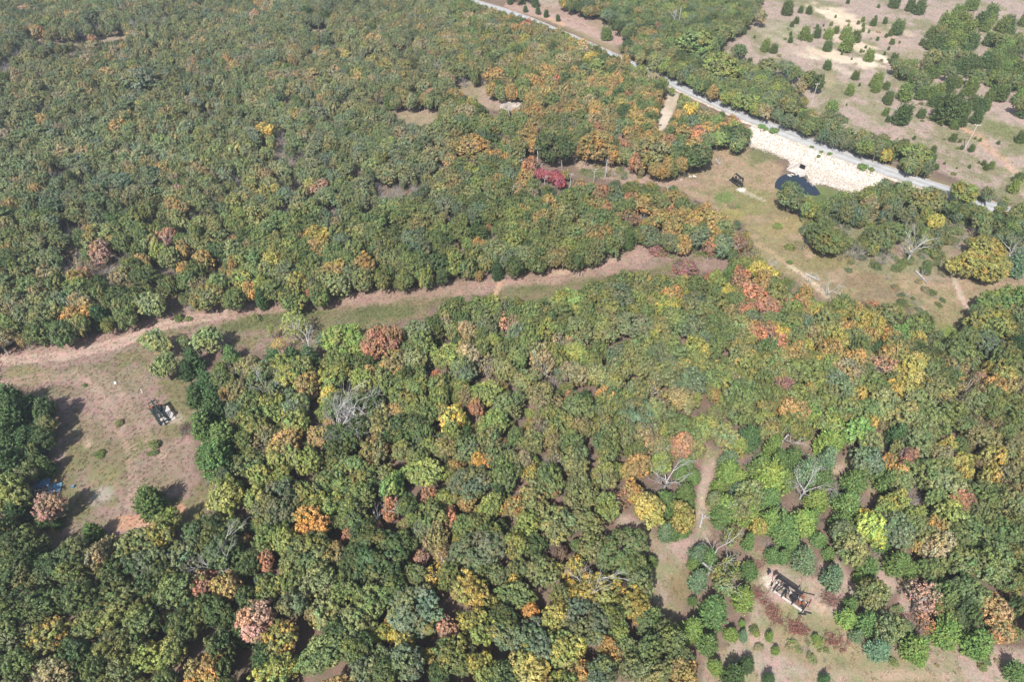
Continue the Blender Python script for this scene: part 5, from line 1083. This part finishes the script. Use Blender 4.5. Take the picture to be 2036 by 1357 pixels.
def wellhead(e):
    mb = MB(); mb.tube([(0, 0, 0), (0, 0, 1.1)], .13, 8); mb.build('riser', M_steel, e); mb = MB(); mb.tube([(-.35, 0, .7), (.35, 0, .7)], .09, 8); mb.tube([(0, 0, 1.1), (0, 0, 1.2)], .25, 10); mb.build('valve', M_steel, e)
small('wellhead', 1527, 1143, 'black wellhead stub on the white sand patch', 'wellhead', wellhead)
mb = MB(); mb.bar((-1.1, 0, .25), (1.1, 0, .2), .14); mb.bar((-1.0, -.5, .12), (.3, -.3, .12), .3, .1); solo('steel_scrap', 1599, 1219, 'dark bent steel scrap below the concrete rails', 'steel scrap', mb, M_steel, heading((1590, 1218), (1606, 1222)))
mb = MB(); mb.bar((-.8, 0, .2), (.8, 0, .2), .16); solo('steel_scrap', 1609, 1202, 'short dark steel bar lying near the path end', 'steel scrap', mb, M_rust, heading((1606, 1208), (1612, 1196)))
mb = MB(); mb.bar((-1.5, 0, .15), (1.5, 0, .15), .12); solo('pipe', 1601, 1181, 'thin dark pipe lying above the machine among the cedars', 'pipe', mb, M_steel, heading((1590, 1178), (1614, 1184)))
# fallen logs
def log(u, v, L_, rz, label, seed):
    r = np.random.default_rng(seed); mb = MB(); mb.tube([(-L_/2, 0, .25), (-L_*.1, r.normal()*.15, .3), (L_/2, r.normal()*.3, .35)], [.24, .2, .10], 7)
    for k in range(5): branching(mb, (L_*r.uniform(-.1, .45), 0, .3), (r.normal(), r.normal(), .5), L_*.2, .07, 2, r, .6, 4)
    solo('fallen_log', u, v, label, 'log', mb, M_bleach, rz, 'bleached fallen logs')
log(1831, 553, 5.5, heading((1824, 545), (1838, 562)), 'bleached fallen log in the meadow below the forked dead tree', 1)
log(1615, 553, 4, heading((1608, 549), (1622, 556)), 'bleached branchy log across the sandy meadow strip', 2)
log(1660, 335+260, 3, .5, 'short bleached log at the lower end of the sandy strip', 3)
log(1427, 323, 4, heading((1422, 316), (1431, 328)), 'thin pale log on the slope beside the dark green oak', 4)
log(160, 72, 7, .1, 'long bleached log in the fallen-timber gap', 5)
log(120, 82, 4, 2.9, 'small bleached log at the gap\'s lower rim', 6)
log(1395, 1035, 3.5, 1.2, 'grey branch litter on the narrow dirt track', 7)
# rock ledge
def ledge(e):
    r = np.random.default_rng(3); n = 12
    ring = [(3.4*math.cos(a)*(1+.22*r.normal()), 2.6*math.sin(a)*(1+.22*r.normal())) for a in np.linspace(0, 2*math.pi, n, endpoint=False)]
    for k, (s, z0, z1, dx) in enumerate(((1.25, -.5, .3, -.4), (1, .3, .75, 0), (.6, .75, 1.05, .6))):
        mb = MB(); vs = [(x*s+dx, y*s*(1.0)+dx, z0) for x, y in ring]+[(x*s*.96+dx, y*s*.96+dx, z1) for x, y in ring]
        mb.add(vs, [tuple(range(n, 2*n))]+[(i, (i+1) % n, n+(i+1) % n, n+i) for i in range(n)]); mb.build('slab', M_rock, e)
small('rock_ledge', 1016, 212, 'pale layered sandstone ledge at the glade edge', 'rock ledge', ledge, .2)
ORD1 = ['first ', 'second ', 'third ', 'fourth ', 'fifth ', 'sixth ', 'seventh ']
def boulders(u, v, w, h, n, seed, label):
    r = np.random.default_rng(seed)
    for k in range(n):
        q = gp(u+r.uniform(-w, w), v+r.uniform(-h, h)); m = STONES[k % 5]; o = bpy.data.objects.new('boulder', m); COL.objects.link(o); s = r.uniform(.7, 1.8)
        o.location = (q[0], q[1], q[2]+.15*s); o.scale = (s, s*.8, s*.6); o.rotation_euler = (0, 0, r.uniform(0, 6)); tag(o, ORD1[k]+label, 'boulder', 'pale boulders')
boulders(1218, 276, 12, 8, 5, 1, 'white boulder among orange trees near the pull-off')
boulders(1170, 268, 14, 6, 4, 2, 'white boulder in the thicket above the creek')
boulders(1385, 350, 30, 9, 6, 3, 'pale boulder on the creek bank by the meadow')
boulders(1575, 348, 40, 4, 7, 4, 'pale stone at the pond rim')

# ------------------------------------------------------------ air
hz = MB(); hz.box((0, 240, 58), (1500, 1300, 125))
m_h, nt, N, L = new_mat('haze_air'); out = N.new('ShaderNodeOutputMaterial'); v_ = N.new('ShaderNodeVolumePrincipled')
v_.inputs['Color'].default_value = (.80, .88, 1.0, 1); v_.inputs['Density'].default_value = HAZE; v_.inputs['Anisotropy'].default_value = .2; L.new(v_.outputs[0], out.inputs['Volume'])
if HAZE > 0:
    o = hz.build('haze', m_h); tag(o, 'faint blue haze over the far forest', kind='stuff')
